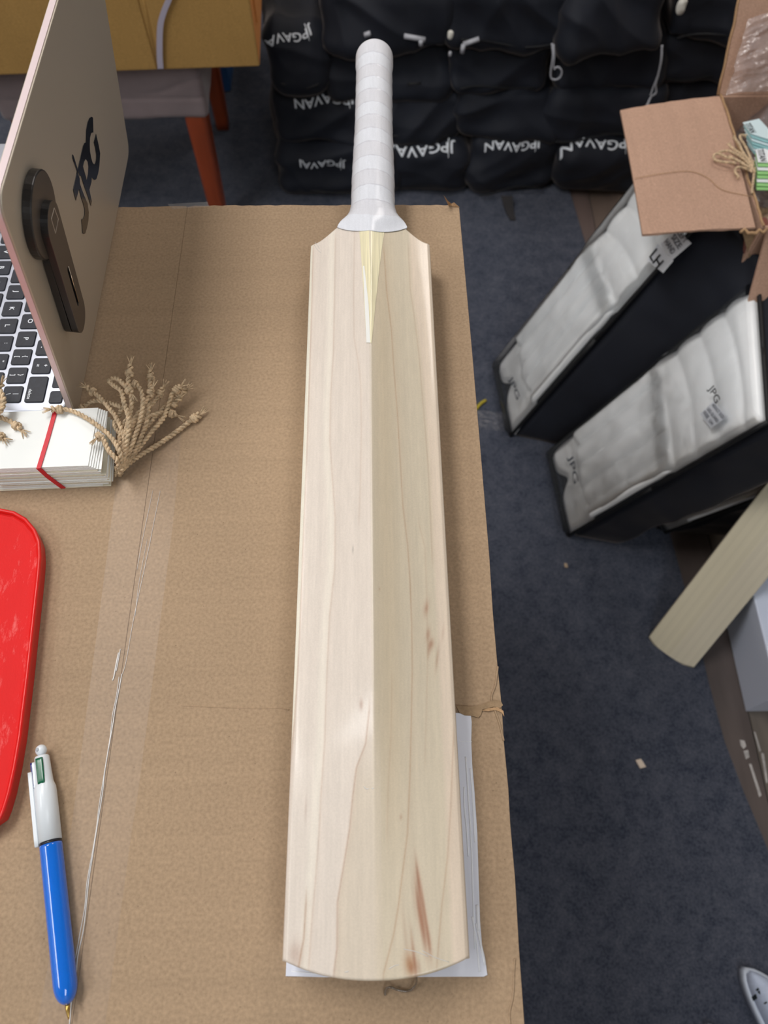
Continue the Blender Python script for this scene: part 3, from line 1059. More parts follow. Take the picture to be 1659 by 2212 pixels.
PG = [(430, 170), (400, 195), (370, 270), (352, 380), (345, 590), (320, 605), (295, 660), (265, 790), (215, 1010), (205, 1050), (222, 1085), (245, 1145), (265, 1145), (310, 1290), (370, 1460), (428, 1640), (440, 1560), (420, 1470), (400, 1370), (435, 1240), (436, 1165), (465, 1200), (490, 1210), (515, 1195), (545, 1100), (565, 970), (578, 770), (545, 600), (510, 450), (475, 590), (500, 690), (518, 790), (515, 870), (500, 930), (480, 955), (455, 930), (430, 850), (410, 740), (405, 620), (410, 520), (425, 450), (440, 430), (465, 430), (460, 190), (447, 172)]
JJ = [(122, 790), (122, 850), (160, 950), (200, 1070), (170, 1210), (135, 1370), (180, 1550), (230, 1350), (260, 1480), (300, 1600), (325, 1700), (322, 1790), (300, 1850), (272, 1862), (290, 2090), (310, 2100), (332, 2090), (360, 2000), (385, 1870), (390, 1740), (370, 1600), (320, 1480), (270, 1350), (245, 1270), (240, 1190), (208, 1085), (210, 1040), (135, 800)]
HOLE = [(345, 870), (322, 910), (303, 990), (330, 1090), (360, 1205), (378, 1110), (384, 990), (372, 910)]


def polymesh(name, outline3d, normal, thick):
    """flat polygon, triangulated, given some thickness"""
    bm = bmesh.new()
    a = [bm.verts.new(p + normal * thick) for p in outline3d]
    f = bm.faces.new(a)
    bmesh.ops.triangulate(bm, faces=[f])
    b_ = [bm.verts.new(p) for p in outline3d]
    for i in range(len(a)):
        j = (i + 1) % len(a)
        bm.faces.new((a[i], a[j], b_[j], b_[i]))
    me = bpy.data.meshes.new(name)
    bm.to_mesh(me); bm.free()
    return me


m_vinyl = M('black_vinyl', (26, 27, 33), .25, coat=.5)
stk = lambda L_, d: [lid_pt(*px_lid(*crop(c), d), d) for c in L_]
st_ = link('sticker', polymesh('sticker', stk(PG, .0002), ln, .0003), m_vinyl, lap, False)
st2 = link('sticker', polymesh('sticker', stk(JJ, .0002), ln, .0003), m_vinyl, lap, False)
link('sticker_gap', polymesh('sticker_gap', stk(HOLE, .0006), ln, .0001), m_alu, lap, False)

# keys. keyboard right = -Y, keyboard up (towards hinge) = +X
KP = .0198
KR = .3715
rowx = [-.2915, -.3110, -.3305, -.3500, -.3695]
TXT = {}


def text_mesh(s, size=1.0):
    if s in TXT: return TXT[s]
    cu = bpy.data.curves.new('t', 'FONT'); cu.body = s; cu.size = 1; cu.align_x = 'CENTER'; cu.align_y = 'CENTER'
    cu.resolution_u = 3; cu.offset = .012
    o = bpy.data.objects.new('t', cu); C.objects.link(o)
    dg = bpy.context.evaluated_depsgraph_get()
    me = bpy.data.meshes.new_from_object(o.evaluated_get(dg))
    bpy.data.objects.remove(o); bpy.data.curves.remove(cu)
    TXT[s] = me
    return me


def key_geo(wy, wx):
    me = rounded_plate('key', round_rect(-wx / 2, -wy / 2, wx / 2, wy / 2, .0019, 3), 0, .0011, .0004, 1)
    me.materials.append(m_key)
    return me


GEO = {}


def add_key(xc, yc, wy, wx, leg=None, size=.0055, off=(0, 0)):
    k_ = (round(wy, 4), round(wx, 4))
    if k_ not in GEO: GEO[k_] = key_geo(wy, wx)
    o = bpy.data.objects.new('key', GEO[k_]); C.objects.link(o)
    o.parent = lap; o.matrix_parent_inverse = parent_inv(lap); o.location = (xc, yc, BZ + .0001)
    if leg:
        for (s, dx, dy, sz) in leg:
            m0 = text_mesh(s)
            V = [Vector((xc + v.co.y * sz + dx, yc - v.co.x * sz + dy, BZ + .00135)) for v in m0.vertices]
            me = mesh('legend', V, [tuple(p.vertices) for p in m0.polygons])
            l_ = link('legend', me, m_leg, None, False)
            l_.parent = o; l_.matrix_parent_inverse = (Matrix.Translation(o.location)).inverted()
    return o


kw = KP - .0030
rows_k = [
    (rowx[0], [('delete', 1.5)] + [(c, 1) for c in ['+=', '_-', ')0', '(9', '*8', '&7', '^6', '%5', '$4', '#3', '@2', '!1', '~`']]),
    (rowx[1], [(c, 1) for c in ['|\\', '}]', '{[', 'P', 'O', 'I', 'U', 'Y', 'T', 'R', 'E', 'W', 'Q']] + [('tab', 1.5)]),
    (rowx[2], [('return', 1.75)] + [(c, 1) for c in ['"\'', ':;', 'L', 'K', 'J', 'H', 'G', 'F', 'D', 'S', 'A']] + [('caps', 1.75)]),
    (rowx[3], [('shift', 2.25)] + [(c, 1) for c in ['?/', '>.', '<,', 'M', 'N', 'B', 'V', 'C', 'X', 'Z']] + [('shift', 2.25)]),
    (rowx[4], [('arrow', 1), ('arrow', 1), ('arrow', 1), ('option', 1), ('command', 1.25), (' ', 5), ('command', 1.25), ('option', 1), ('control', 1), ('fn', 1)]),
]
for rx_, ks in rows_k:
    y = KR
    for c, wd in ks:
        W_ = KP * wd
        yc = y + W_ / 2
        leg = None
        if c == 'delete': leg = [('delete', -.0048, -.0052, .0042)]
        elif len(c) == 1 and c != ' ': leg = [(c, 0, 0, .0062)]
        elif len(c) == 2 and c != 'fn': leg = [(c[0], .0034, 0, .0052), (c[1], -.0034, 0, .0052)]
        add_key(rx_, yc, W_ - .0030, .0165, leg)
        y += W_
add_key(-.2733, KR + .0065, .0125, .0112)     # sensor key
link('touch_strip', rounded_plate('touch_strip', round_rect(-.2790, KR + .0165, -.2676, LY1 - .03, .0015, 3), BZ - .0002, BZ + .0005), m_blackp, lap, False)

# phone mount on the lid
m_mnt = M('dark_grey_metal', (46, 44, 44), .32, metal=.35)
m_mnt2 = M('dark_matt_face', (88, 80, 74), .42, metal=.3)
mount = empty('phone_mount', lid_pt(.445, .09))
tag(mount, 'dark round phone mount with a slotted swing arm stuck on the laptop lid', 'phone mount')


def capsule(cy, h0, h1, r0, r1, n_=24):
    out = []
    for k in range(n_ + 1):
        a = PI * k / n_; out.append((cy + r1 * math.cos(a), h1 + r1 * math.sin(a)))
    for k in range(n_ + 1):
        a = PI + PI * k / n_; out.append((cy + r0 * math.cos(a), h0 + r0 * math.sin(a)))
    return out


def circ(cy, ch, r, n_=48): return [(cy + r * math.cos(2 * PI * k / n_), ch + r * math.sin(2 * PI * k / n_)) for k in range(n_)]


disc_c = px_lid(97, 466, .006)
arm_top = px_lid(117, 484, .011)
arm_bot = px_lid(172, 690, .011)
lid_plate('disc', circ(disc_c[0], disc_c[1], .0290), .0004, .0060, m_mnt, mount, .0008)
lid_plate('disc_face', circ(disc_c[0], disc_c[1], .0280), .0060, .0062, m_mnt2, mount, 0)
# arm with a slot: outline with hole built from two rings
ar = .0140
o_ = capsule(arm_top[0], arm_bot[1], arm_top[1], ar, ar + .001, 20)
i_ = capsule(arm_top[0] + .001, arm_bot[1] + .012, arm_top[1] - .044, .0021, .0021, 20)
n_ = len(o_)


def ring_plate(name, O, I, d0, d1, mat):
    V, Fc = [], []
    for (a, b_) in ((O, d0), (O, d1), (I, d1), (I, d0)):
        V += [lid_pt(p[0], p[1], b_) for p in a]
    for j in range(4):
        for k in range(n_):
            k2 = (k + 1) % n_; j2 = (j + 1) % 4
            Fc.append((j * n_ + k, j * n_ + k2, j2 * n_ + k2, j2 * n_ + k))
    return link(name, fix(mesh(name, V, Fc)), mat, mount, False)


arm_o = ring_plate('arm', o_, i_, .0062, .0108, m_mnt)
ring_plate('arm_face', [(p[0] * 1 - 0, p[1]) for p in o_], i_, .0108, .0112, m_mnt2)
slot_plate = lid_plate('slot_floor', capsule(arm_top[0] + .001, arm_bot[1] + .012, arm_top[1] - .044, .0022, .0022, 12), .0064, .0066, m_blackp, mount)
m_chrome = M('slot_chrome', (220, 205, 190), .15, metal=1)
ya, h0_, h1_ = arm_top[0] + .001, arm_bot[1] + .012, arm_top[1] - .044
V, Fc = tube_mesh('s', [lid_pt(ya + .0020, h1_ + .001, .0112), lid_pt(ya + .0020, h0_, .0112)], .00045, 6)
link('slot_trim', mesh('slot_trim', V, Fc), m_chrome, mount)
lower = lid_plate('hinge_plate', capsule(arm_top[0] - .001, arm_bot[1] + .001, arm_top[1] - .03, ar * .98, ar * .9, 16), .0008, .0056, m_mnt, mount, .0004)
# diamond outline
dc = arm_top
dm = [lid_pt(*px_lid(a, b, .0114), .0114) for a, b in ((117, 449), (126, 473), (120, 504), (111, 473))]
V, Fc = tube_mesh('d', dm + [dm[0]], .00025, 4)
link('diamond_outline', mesh('diamond_outline', V, Fc), M('pale_engraving', (190, 175, 160), .5), mount, False)

# ---------------------------------------------------------------- bundle of swing tags with jute twine
m_card = M('white_card', (238, 240, 238), .6, nscale=8, namt=.02)
m_cardedge = M('cream_card_edge', (222, 216, 196), .7)
m_band = M('red_rubber_band', (206, 36, 50), .5, bump=.3, bscale=500)
m_jute = M('jute_twine', (206, 182, 150), .9, nscale=260, namt=.35, bump=.5, bscale=900, bdist=.0005)


def twist(path, r, pitch=.0075, plies=2, seed=0, frayed=True, sub=None):
    """two-ply twisted cord with a knot near its tip"""
    L_ = catmull(path, 10)
    # resample evenly
    d = [0]
    for a, b_ in zip(L_, L_[1:]): d.append(d[-1] + (b_ - a).length)
    tot = d[-1]; N = max(8, int(tot / .0011))
    pts = []
    j = 0
    for k in range(N + 1):
        s = tot * k / N
        while j < len(d) - 2 and d[j + 1] < s: j += 1
        q = (s - d[j]) / max(1e-9, d[j + 1] - d[j])
        pts.append(L_[j].lerp(L_[j + 1], q))
    out = []
    for p in range(plies):
        c_ = []
        nrm = None
        for k, a in enumerate(pts):
            tdir = (pts[min(k + 1, N)] - pts[max(k - 1, 0)]).normalized()
            nrm = (tdir.orthogonal() if nrm is None else nrm - tdir * nrm.dot(tdir)).normalized()
            b_ = tdir.cross(nrm)
            th = 2 * PI * (k / N * tot / pitch + p / plies)
            e = 1 + (1.2 * max(0, (k / N - .96) / .04) if frayed else 0)
            c_.append(a + (nrm * math.cos(th) + b_ * math.sin(th)) * r * .52 * e)
        out.append(tube_mesh('p', c_, r * .62, 5))
    return join(out)


def knot(c_, dirv, r, seed):
    rnd = random.Random(seed)
    t_ = dirv.normalized(); n1_ = t_.orthogonal().normalized(); b1 = t_.cross(n1_)
    pts = []
    for k in range(26):
        th = 2 * PI * k / 25 * 2.0 + rnd.random() * .2
        pts.append(c_ + t_ * (r * 1.5 * (k / 25 - .5) * 1.2) + (n1_ * math.cos(th) + b1 * math.sin(th)) * r * 1.25)
    return tube_mesh('k', pts, r * .72, 5)


def fray(tip, dirv, r, seed, n=6):
    rnd = random.Random(seed); out = []
    for k in range(n):
        dv = (dirv.normalized() + Vector((rnd.uniform(-.5, .5), rnd.uniform(-.5, .5), rnd.uniform(-.3, .4)))).normalized()
        out.append(tube_mesh('f', [tip, tip + dv * r * 2, tip + dv * r * 4 + Vector((0, 0, -.0003))], [r * .35, r * .25, r * .1], 4))
    return out


def hairs(path, r, seed, n):
    rnd = random.Random(seed); out = []
    P_ = catmull(path, 6)
    for k in range(n):
        a = rnd.choice(P_)
        dv = Vector((rnd.uniform(-1, 1), rnd.uniform(-1, 1), rnd.uniform(-.2, .8))).normalized()
        dv2 = (dv + Vector((rnd.uniform(-.6, .6), rnd.uniform(-.6, .6), 0))).normalized()
        out.append(tube_mesh('h', [a, a + dv * .0025, a + dv * .0025 + dv2 * .003], [.00010, .00008, .00004], 3, False))
    return out


def twine_obj(pxz, r, seed, parent, name='twine', kn=True, nh=14):
    path = [survey(a, b_, z) for a, b_, z in pxz]
    parts = [twist(path, r, seed=seed)]
    dirv = path[-1] - path[-2]
    if kn:
        d_ = min(.010, dirv.length * .5)
        parts.append(knot(path[-1] - dirv.normalized() * d_, dirv, r, seed))
    parts += fray(path[-1], dirv, r, seed)
    parts += hairs(path, r, seed, nh)
    V_, F_ = join(parts)
    return link(name, mesh(name, V_, F_), m_jute, parent)


bun = empty('swing_tag_bundle', (-.27, .33, ZT))
tag(bun, 'stack of blank white swing tags in a red rubber band, jute twine ends fanned out', 'tags')
# each card: far-left, far-right, near-right, near-left (photo pixels) and level
NC = 30
CT = .00098
zt_ = ZT + .0004 + NC * CT
top_w = [survey(a, b_, zt_) for a, b_ in [(-60, 895), (213, 882), (191, 1007), (-60, 1016)]]
bot_w = [survey(a, b_, ZT) for a, b_ in [(-20, 950), (252, 925), (246, 1048), (10, 1057)]]
rnd = random.Random(4)
for k in range(NC + 1):
    z = ZT + .0004 + k * CT
    if k == NC: q = 1; jx = jy = jr = 0
    elif k > NC - 5: q = 1; e = NC - k; jx = .0016 * e; jy = -.0002 * e; jr = 0
    elif k == NC - 5: q = .55; jx = .004; jy = 0; jr = 0
    else:
        q = .35 * k / NC; jx = rnd.uniform(-.003, .002); jy = rnd.uniform(-.0012, .0006); jr = rnd.uniform(-.006, .006)
    pts = [bot_w[i].lerp(top_w[i], q) for i in range(4)]
    if k == 0: pts[3] = survey(0, 1060, ZT); pts[0] = survey(-20, 950, ZT)
    if k in (1, 2): pts[2] = pts[2] - Vector((.006, 0, 0)); pts[1] = pts[1] - Vector((.006, 0, 0))
    cx_ = sum((p.x for p in pts)) / 4
    pts = [Vector((p.x + jx, p.y + jy + (p.x - cx_) * jr)) for p in pts]
    link('card', rounded_plate('card', pts, z, z + CT * .86, 0), m_card if (k % 3 or k > 26) else m_cardedge, bun, False)
zt_ += CT
# red band over the top and down the near side
bp_ = [survey(121, 884, zt_ + .0002), survey(104, 945, zt_ + .0002), survey(84, 1011, zt_ + .0002)]
bp_ += [Vector((bp_[2].x + .0028, bp_[2].y - .0012, ZT + .020)), Vector((bp_[2].x + .0060, bp_[2].y - .0018, ZT + .010)), Vector((bp_[2].x + .0085, bp_[2].y - .0018, ZT + .0014))]
V, Fc = [], []
for i, p in enumerate(bp_):
    wv = Vector((.0017, .0003, 0)); th = Vector((0, -.0007 if i >= 2 else 0, .0007 if i < 3 else 0))
    V += [p - wv, p + wv, p + wv + th, p - wv + th]
for i in range(len(bp_) - 1):
    for k in range(4):
        k2 = (k + 1) % 4
        Fc.append((i * 4 + k, i * 4 + k2, (i + 1) * 4 + k2, (i + 1) * 4 + k))
Fc += [(0, 1, 2, 3), (20, 23, 22, 21)]
link('rubber_band', fix(mesh('rubber_band', V, Fc)), m_band, bun, False)
TW = .0020
zt = ZT
tw = [
    [(258, 1022, .006), (268, 1010, .010), (300, 985, .006), (345, 958, .004), (385, 930, .003), (408, 912, .003), (431, 896, .004)],
    [(262, 1018, .010), (285, 975, .014), (312, 930, .012), (345, 890, .010), (370, 868, .010), (402, 842, .012)],
    [(262, 1016, .012), (280, 960, .018), (300, 915, .016), (322, 880, .016), (338, 862, .018), (352, 838, .022)],
    [(265, 1015, .008), (290, 975, .010), (320, 940, .010), (342, 915, .008), (362, 885, .009), (388, 860, .012)],
    [(262, 1016, .014), (272, 960, .024), (285, 920, .026), (300, 890, .028), (318, 862, .030), (330, 838, .032)],
    [(260, 1016, .014), (268, 955, .028), (275, 920, .032), (282, 890, .034), (284, 860, .038), (277, 825, .042), (282, 788, .046)],
    [(262, 1018, .012), (270, 965, .026), (264, 930, .030), (250, 900, .030), (235, 880, .028), (212, 855, .026), (188, 838, .026)],
    [(264, 1016, .010), (282, 965, .022), (300, 920, .020), (312, 905, .016), (335, 895, .012), (360, 890, .010), (382, 898, .008)],
    [(262, 1010, .020), (258, 975, .034), (238, 942, .035), (205, 915, .0335), (172, 895, .0335), (145, 885, .034), (112, 884, .036)],
    [(258, 1012, .022), (250, 990, .032), (236, 975, .033), (226, 955, .034), (218, 940, .035), (210, 945, .035)],
    [(262, 1014, .012), (275, 950, .034), (278, 905, .038), (268, 870, .040), (262, 845, .040), (245, 832, .038), (236, 822, .036), (252, 818, .040), (272, 835, .042), (284, 850, .040)],
    [(266, 1012, .010), (296, 930, .028), (308, 880, .034), (306, 850, .036), (296, 832, .036), (284, 828, .036)],
    [(268, 1012, .008), (298, 960, .018), (310, 930, .018), (318, 905, .022), (322, 860, .028), (324, 830, .030), (326, 802, .032)],
    [(266, 1012, .010), (300, 968, .012), (330, 930, .014), (352, 905, .013), (362, 880, .014), (372, 850, .018), (390, 835, .020)],
    [(258, 1018, .006), (262, 990, .020), (258, 960, .026), (262, 930, .028), (276, 905, .026), (292, 915, .022), (280, 945, .020), (270, 985, .012)],
    [(262, 940, .026), (248, 918, .024), (258, 895, .024), (262, 880, .030), (240, 872, .026), (215, 866, .022), (196, 868, .018), (182, 878, .014), (176, 885, .012)],
]
for k, path in enumerate(tw):
    twine_obj([(a, b_, zt + dz) for a, b_, dz in path], TW * (1 if k else 1.1), k, bun, kn=k not in (8 + 100,), nh=26)
# frayed core where all cords meet
cp = [survey(a, b_, zt + z) for a, b_, z in ((258, 1026, .004), (262, 1005, .010), (266, 980, .018), (270, 950, .024), (275, 925, .026))]
V, Fc = join([tube_mesh('b', [p + Vector((random.uniform(-.004, .004), 0, random.uniform(-.003, .003))) for p in catmull(cp, 3)], .0012, 5) for _ in range(7)] + hairs([tuple(p) for p in cp], .001, 99, 90))
link('twine_core', mesh('twine_core', V, Fc), m_jute, bun)

# second cluster of twine at the left edge
tb = empty('twine_hank', survey(-30, 900, zt_))
tag(tb, 'thick jute twine loop at the left edge between keyboard and white tags', 'twine')
for k, path in enumerate([
    [(-40, 800, .030), (-15, 826, .034), (4, 850, .034), (8, 872, .032), (-4, 893, .030), (-30, 905, .028)],
    [(-40, 822, .028), (-18, 845, .032), (2, 862, .030), (2, 882, .028), (-20, 900, .026)],
    [(-40, 905, .026), (-10, 900, .024), (10, 905, .022), (26, 912, .021), (46, 928, .0205)],
    [(-45, 925, .026), (-20, 930, .023), (-5, 938, .021), (6, 946, .0205)],
    [(-40, 850, .026), (-20, 872, .030), (-2, 886, .028), (-16, 898, .026), (-40, 893, .025)],
    [(-30, 812, .030), (-12, 832, .032), (-2, 838, .032), (2, 830, .034)],
]):
    twine_obj([(a, b_, zt + dz + .0125) for a, b_, dz in path], TW, 50 + k, tb, kn=k in (2, 3), nh=24)

# ---------------------------------------------------------------- pile of black bags with drawstrings
LOGO_TXT = 'JPGAVAN'


def stroke_letters():
    """wide brush lettering, made from the text mesh and a slash through the J"""
    m0 = text_mesh(LOGO_TXT)
    bm = bmesh.new(); bm.from_mesh(m0)
    xs = [v.co.x for v in bm.verts]
    x0_, x1_ = min(xs), max(xs)
    ys = [v.co.y for v in bm.verts]; yc = (min(ys) + max(ys)) / 2
    for v in bm.verts: v.co.y -= yc
    h = max(ys) - min(ys)
    jx = x0_ + (x1_ - x0_) * .085
    q = [bm.verts.new((jx - .015, -h * .62, 0)), bm.verts.new((jx + .05, -h * .62, 0)), bm.verts.new((jx + .07, h * .80, 0)), bm.verts.new((jx + .04, h * .80, 0))]
    bm.faces.new(q)
    bmesh.ops.triangulate(bm, faces=bm.faces[:])
    for _ in range(3):
        es = [e for e in bm.edges if e.calc_length() > (x1_ - x0_) / 40]
        if es: bmesh.ops.subdivide_edges(bm, edges=es, cuts=1)
        bmesh.ops.triangulate(bm, faces=bm.faces[:])
    V_ = [((v.co.x - (x0_ + x1_) / 2) / (x1_ - x0_), v.co.y / (x1_ - x0_)) for v in bm.verts]
    bm.verts.index_update()
    F_ = [tuple(v.index for v in f.verts) for f in bm.faces]
    bm.free()
    return V_, F_


SLV, SLF = stroke_letters()


def print_on(host_me, centre_px, centre_y, width, roll, parent, mat, tall=1.25, wav=0, clip=(-1, 1), seed=0):
    """lettering laid on the cloth, upside down as the bags lie"""
    bvh = BVHTree.FromPolygons([v.co for v in host_me.vertices], [tuple(p.vertices) for p in host_me.polygons])
    r = survey(*centre_px)
    hit = bvh.ray_cast(CAM, r.normalized())
    if hit[0] is None: return None
    c_ = hit[0]
    n_ = hit[1]
    if n_.dot(r) > 0: n_ = -n_
    xa = Vector((-math.cos(roll), 0, -math.sin(roll)))
    xa = (xa - n_ * xa.dot(n_)).normalized()
    ya_ = n_.cross(xa)
    if ya_.z > 0 and n_.y < -.3: ya_ = -ya_
    if n_.z > .9 and ya_.y > 0: ya_ = -ya_
    V_ = []; ok = []
    for (a, b_) in SLV:
        p = c_ + xa * a * width + ya_ * (b_ * width * tall + wav * .004 * math.sin(a * 9 + seed)) + n_ * .06
        h = bvh.ray_cast(p, -n_, .14)
        ok.append(h[0] is not None and clip[0] <= a * 2 <= clip[1])
        V_.append((h[0] + n_ * .0022) if h[0] is not None else p - n_ * .06)
    F_ = [f for f in SLF if all(ok[i] for i in f)]
    return link('printed_logo', mesh('printed_logo', V_, F_), mat, parent, False)


def x_at(px, y, z):
    h = y; Z = h * math.cos(PITCH) + (CAM.z - z) * math.sin(PITCH)
    return (px - 829.5) * Z / F + y * math.sin(YAW)


def cloth_disp(seed, amp=.012, dirv=(1, 0, 0), fold=.6):
    rnd = random.Random(seed)
    off = Vector((rnd.uniform(0, 50), rnd.uniform(0, 50), rnd.uniform(0, 50)))
    a1 = rnd.uniform(-.7, .7)

    def f(p, t):
        q = Matrix.Rotation(a1, 3, 'Y') @ p
        big = fbm(q * 5 + off, 2)
        fold1 = abs(noise.noise(Vector((q.x * 4, q.y * 5, q.z * 15)) + off))
        fold2 = abs(noise.noise(Vector((q.x * 13 + q.z * 7, q.y * 5, q.z * 6)) + off * 1.3))
        return amp * (big * .7 + (.5 - fold1) * 1.3 * fold + (.35 - fold2) * .8 * fold)
    return f


# (left px, right px at front, layer z0, z1, front y, depth, tilt, logo[px,py,width,roll,clip], label)
ROWS = [
    # bottom layer
    (588, 862, .006, .135, 1.715, .40, .00, ((690, 352), .140, -.02, (-1, .75)), 'black drawstring bag, bottom left of the pile, logo partly under a brown fold'),
    (752, 1012, .006, .140, 1.735, .40, .00, ((905, 320), .185, .05, (-1, 1)), 'black drawstring bag, second from left in the bottom layer, behind the bat handle'),
    (1000, 1222, .006, .150, 1.725, .40, .00, ((1110, 312), .150, .05, (-1, 1)), 'black drawstring bag, bottom layer, clear bright logo left of its neighbour'),
    (1198, 1440, .006, .140, 1.720, .40, .03, ((1290, 308), .185, -.05, (-1, 1)), 'black drawstring bag in the bottom layer partly hidden by the open box flap'),
    (1420, 1660, .006, .140, 1.780, .40, .0, None, 'black bag of the bottom layer behind the raised box flap'),
    # second layer
    (600, 800, .135, .255, 1.760, .38, -.06, ((700, 214), .150, .10, (-1, 1)), 'black bag of the second layer with tilted logo left of the bat handle'),
    (780, 1010, .140, .250, 1.775, .38, .02, None, 'black bag of the second layer directly behind the bat handle'),
    (985, 1200, .150, .262, 1.760, .38, -.10, None, 'black bag of the second layer with a slanting brown fold, right of the bat handle'),
    (1190, 1420, .140, .262, 1.775, .38, .05, None, 'black bag of the second layer above the right-hand logos'),
    (1405, 1640, .140, .262, 1.80, .38, .0, None, 'black bag of the second layer behind the rear flap of the open box'),
    # third layer
    (590, 722, .285, .400, 1.770, .30, -.10, ((615, 80), .130, .28, (-1, 1)), 'black bag of the third layer beside the ochre box with slanting logo'),
    (726, 975, .250, .370, 1.790, .36, .00, None, 'black bag of the third layer just above the bat handle end'),
    (985, 1198, .262, .375, 1.785, .36, -.05, None, 'black bag of the third layer between two hanging drawstrings'),
    (1196, 1425, .262, .378, 1.800, .36, .02, None, 'black bag of the third layer behind the long white drawstring'),
    (1412, 1640, .262, .378, 1.810, .36, -.05, None, 'black bag of the third layer at the far right of the pile'),
    # top layer
    (688, 978, .370, .500, 1.770, .36, .02, None, 'black bag of the top layer, widest, above the bat handle'),
    (972, 1218, .375, .510, 1.765, .36, -.06, None, 'black bag of the top layer, middle, with a drooping lower hem'),
    (1214, 1450, .378, .520, 1.745, .36, .0, None, 'black bag of the top layer, right, with straight lower edge'),
    (1446, 1640, .378, .500, 1.810, .36, .06, None, 'black bag of the top layer carrying a small white knot'),
]
bag_meshes = []
for k, (pl, pr_, z0, z1, fy, dp, tl, logo, lab) in enumerate(ROWS):
    zm = (z0 + z1) / 2
    xa_, xb_ = x_at(pl, fy, zm), x_at(pr_, fy, zm)
    dz = tl * (xb_ - xa_) / 2
    jit = random.Random(k + 20)
    j = lambda s: jit.uniform(-s, s) * 2.0
    if z0 < .01: dz = abs(dz) * 0
    c8 = [(xa_ + j(.012), fy - .012 + j(.01), z0 - dz + .0), (xb_ + j(.012), fy - .012 + j(.01), z0 + dz), (xb_ + j(.02), fy + dp, z0 + dz), (xa_ + j(.02), fy + dp, z0 - dz),
          (xa_ + .006 + j(.012), fy + .022 + j(.012), z1 - dz + j(.008)), (xb_ - .006 + j(.012), fy + .022 + j(.012), z1 + dz + j(.008)), (xb_ + j(.02), fy + dp, z1 + dz), (xa_ + j(.02), fy + dp, z1 - dz)]
    t = empty('drawstring_bag', ((xa_ + xb_) / 2, fy + dp / 2, z0))
    tag(t, lab, 'bag', 'black bags in the pile')
    base_d = cloth_disp(100 + k, .030)

    def dd_(p, t_, base_d=base_d, z0=z0):
        v = base_d(p, t_)
        return v if z0 > .01 else v * sstep(.006, .05, p.z)
    me = hexblock('bag_body', c8, (54, 26, 26), .45, dd_)
    link('bag_body', me, m_blackcloth, t)
    # hem along the front lower edge
    front = [Vector(c8[0]).lerp(Vector(c8[1]), q / 8) + Vector((0, -.004 + .004 * math.sin(q * 1.3 + k), .022 + .006 * math.sin(q * .9 + k * 2))) for q in range(1, 8)]
    if k % 2 == 0:
        V, Fc = tube_mesh('h', catmull(front, 4), .0022, 5)
        link('hem', mesh('hem', V, Fc), m_piping, t)
    if logo:
        print_on(me, logo[0], None, logo[1], logo[2], t, m_white_print, .85, 1.0, logo[3], k)
    bag_meshes.append((t, me))


def cord(parent, pts, r=.0028, mat=None):
    V_, F_ = twist([survey(a, b_, y=y) for a, b_, y in pts], r, .012)
    return link('drawstring', mesh('drawstring', V_, F_), mat or m_cord, parent)


m_cord = M('white_cord', (176, 178, 186), .6)
m_whitebit = M('white_knot', (222, 220, 212), .6)
cord(bag_meshes[16][0], [(1192, 94, 1.72), (1194, 120, 1.71), (1190, 150, 1.71), (1190, 168, 1.71), (1200, 172, 1.71), (1210, 166, 1.71), (1213, 154, 1.71), (1206, 145, 1.71), (1196, 148, 1.71)], .0022)
cord(bag_meshes[16][0], [(1196, 96, 1.72), (1197, 125, 1.71), (1195, 146, 1.71)], .0018)
cord(bag_meshes[17][0], [(1430, 98, 1.72), (1428, 130, 1.71), (1422, 160, 1.71), (1416, 182, 1.71), (1417, 200, 1.71), (1406, 210, 1.70), (1398, 228, 1.68)], .0024)
cord(bag_meshes[17][0], [(1420, 165, 1.71), (1412, 185, 1.71), (1405, 206, 1.70)], .0016)


def blob(name, c_, rad, mat, parent, seed=0):
    c_ = Vector(c_)
    c8 = [c_ + Vector((sx * rad[0], sy * rad[1], sz * rad[2])) for sz in (-1, 1) for sx, sy in ((-1, -1), (1, -1), (1, 1), (-1, 1))]
    return link(name, hexblock(name, c8, (8, 8, 8), 1.8, lambda p, t_: min(rad) * .35 * noise.noise(p * 90 + Vector((seed, 0, 0)))), mat, parent)


blob('cord_stop', survey(973, 75, y=1.74), (.007, .006, .010), m_whitebit, bag_meshes[15][0])
blob('cord_knot', survey(1472, 14, y=1.76), (.010, .008, .018), m_whitebit, bag_meshes[18][0], 4)
blob('cord_stop', survey(972, 117, y=1.745), (.004, .004, .006), m_cord, bag_meshes[12][0], 2)
for (pa, pb, y_, own) in (((873, 78), (918, 86), 1.755, 11), ((909, 87), (909, 98), 1.75, 11), ((1001, 96), (1035, 84), 1.755, 12), ((1001, 97), (998, 114), 1.75, 12), ((787, 76), (800, 72), 1.755, 11), ((880, 182), (910, 180), 1.75, 6)):
    V, Fc = tube_mesh('l', [survey(*pa, y=y_), survey(*pb, y=y_)], .0055 if own != 6 else .003, 6)
    link('printed_logo', mesh('printed_logo', V, Fc), m_cord if own != 6 else m_piping, bag_meshes[own][0])

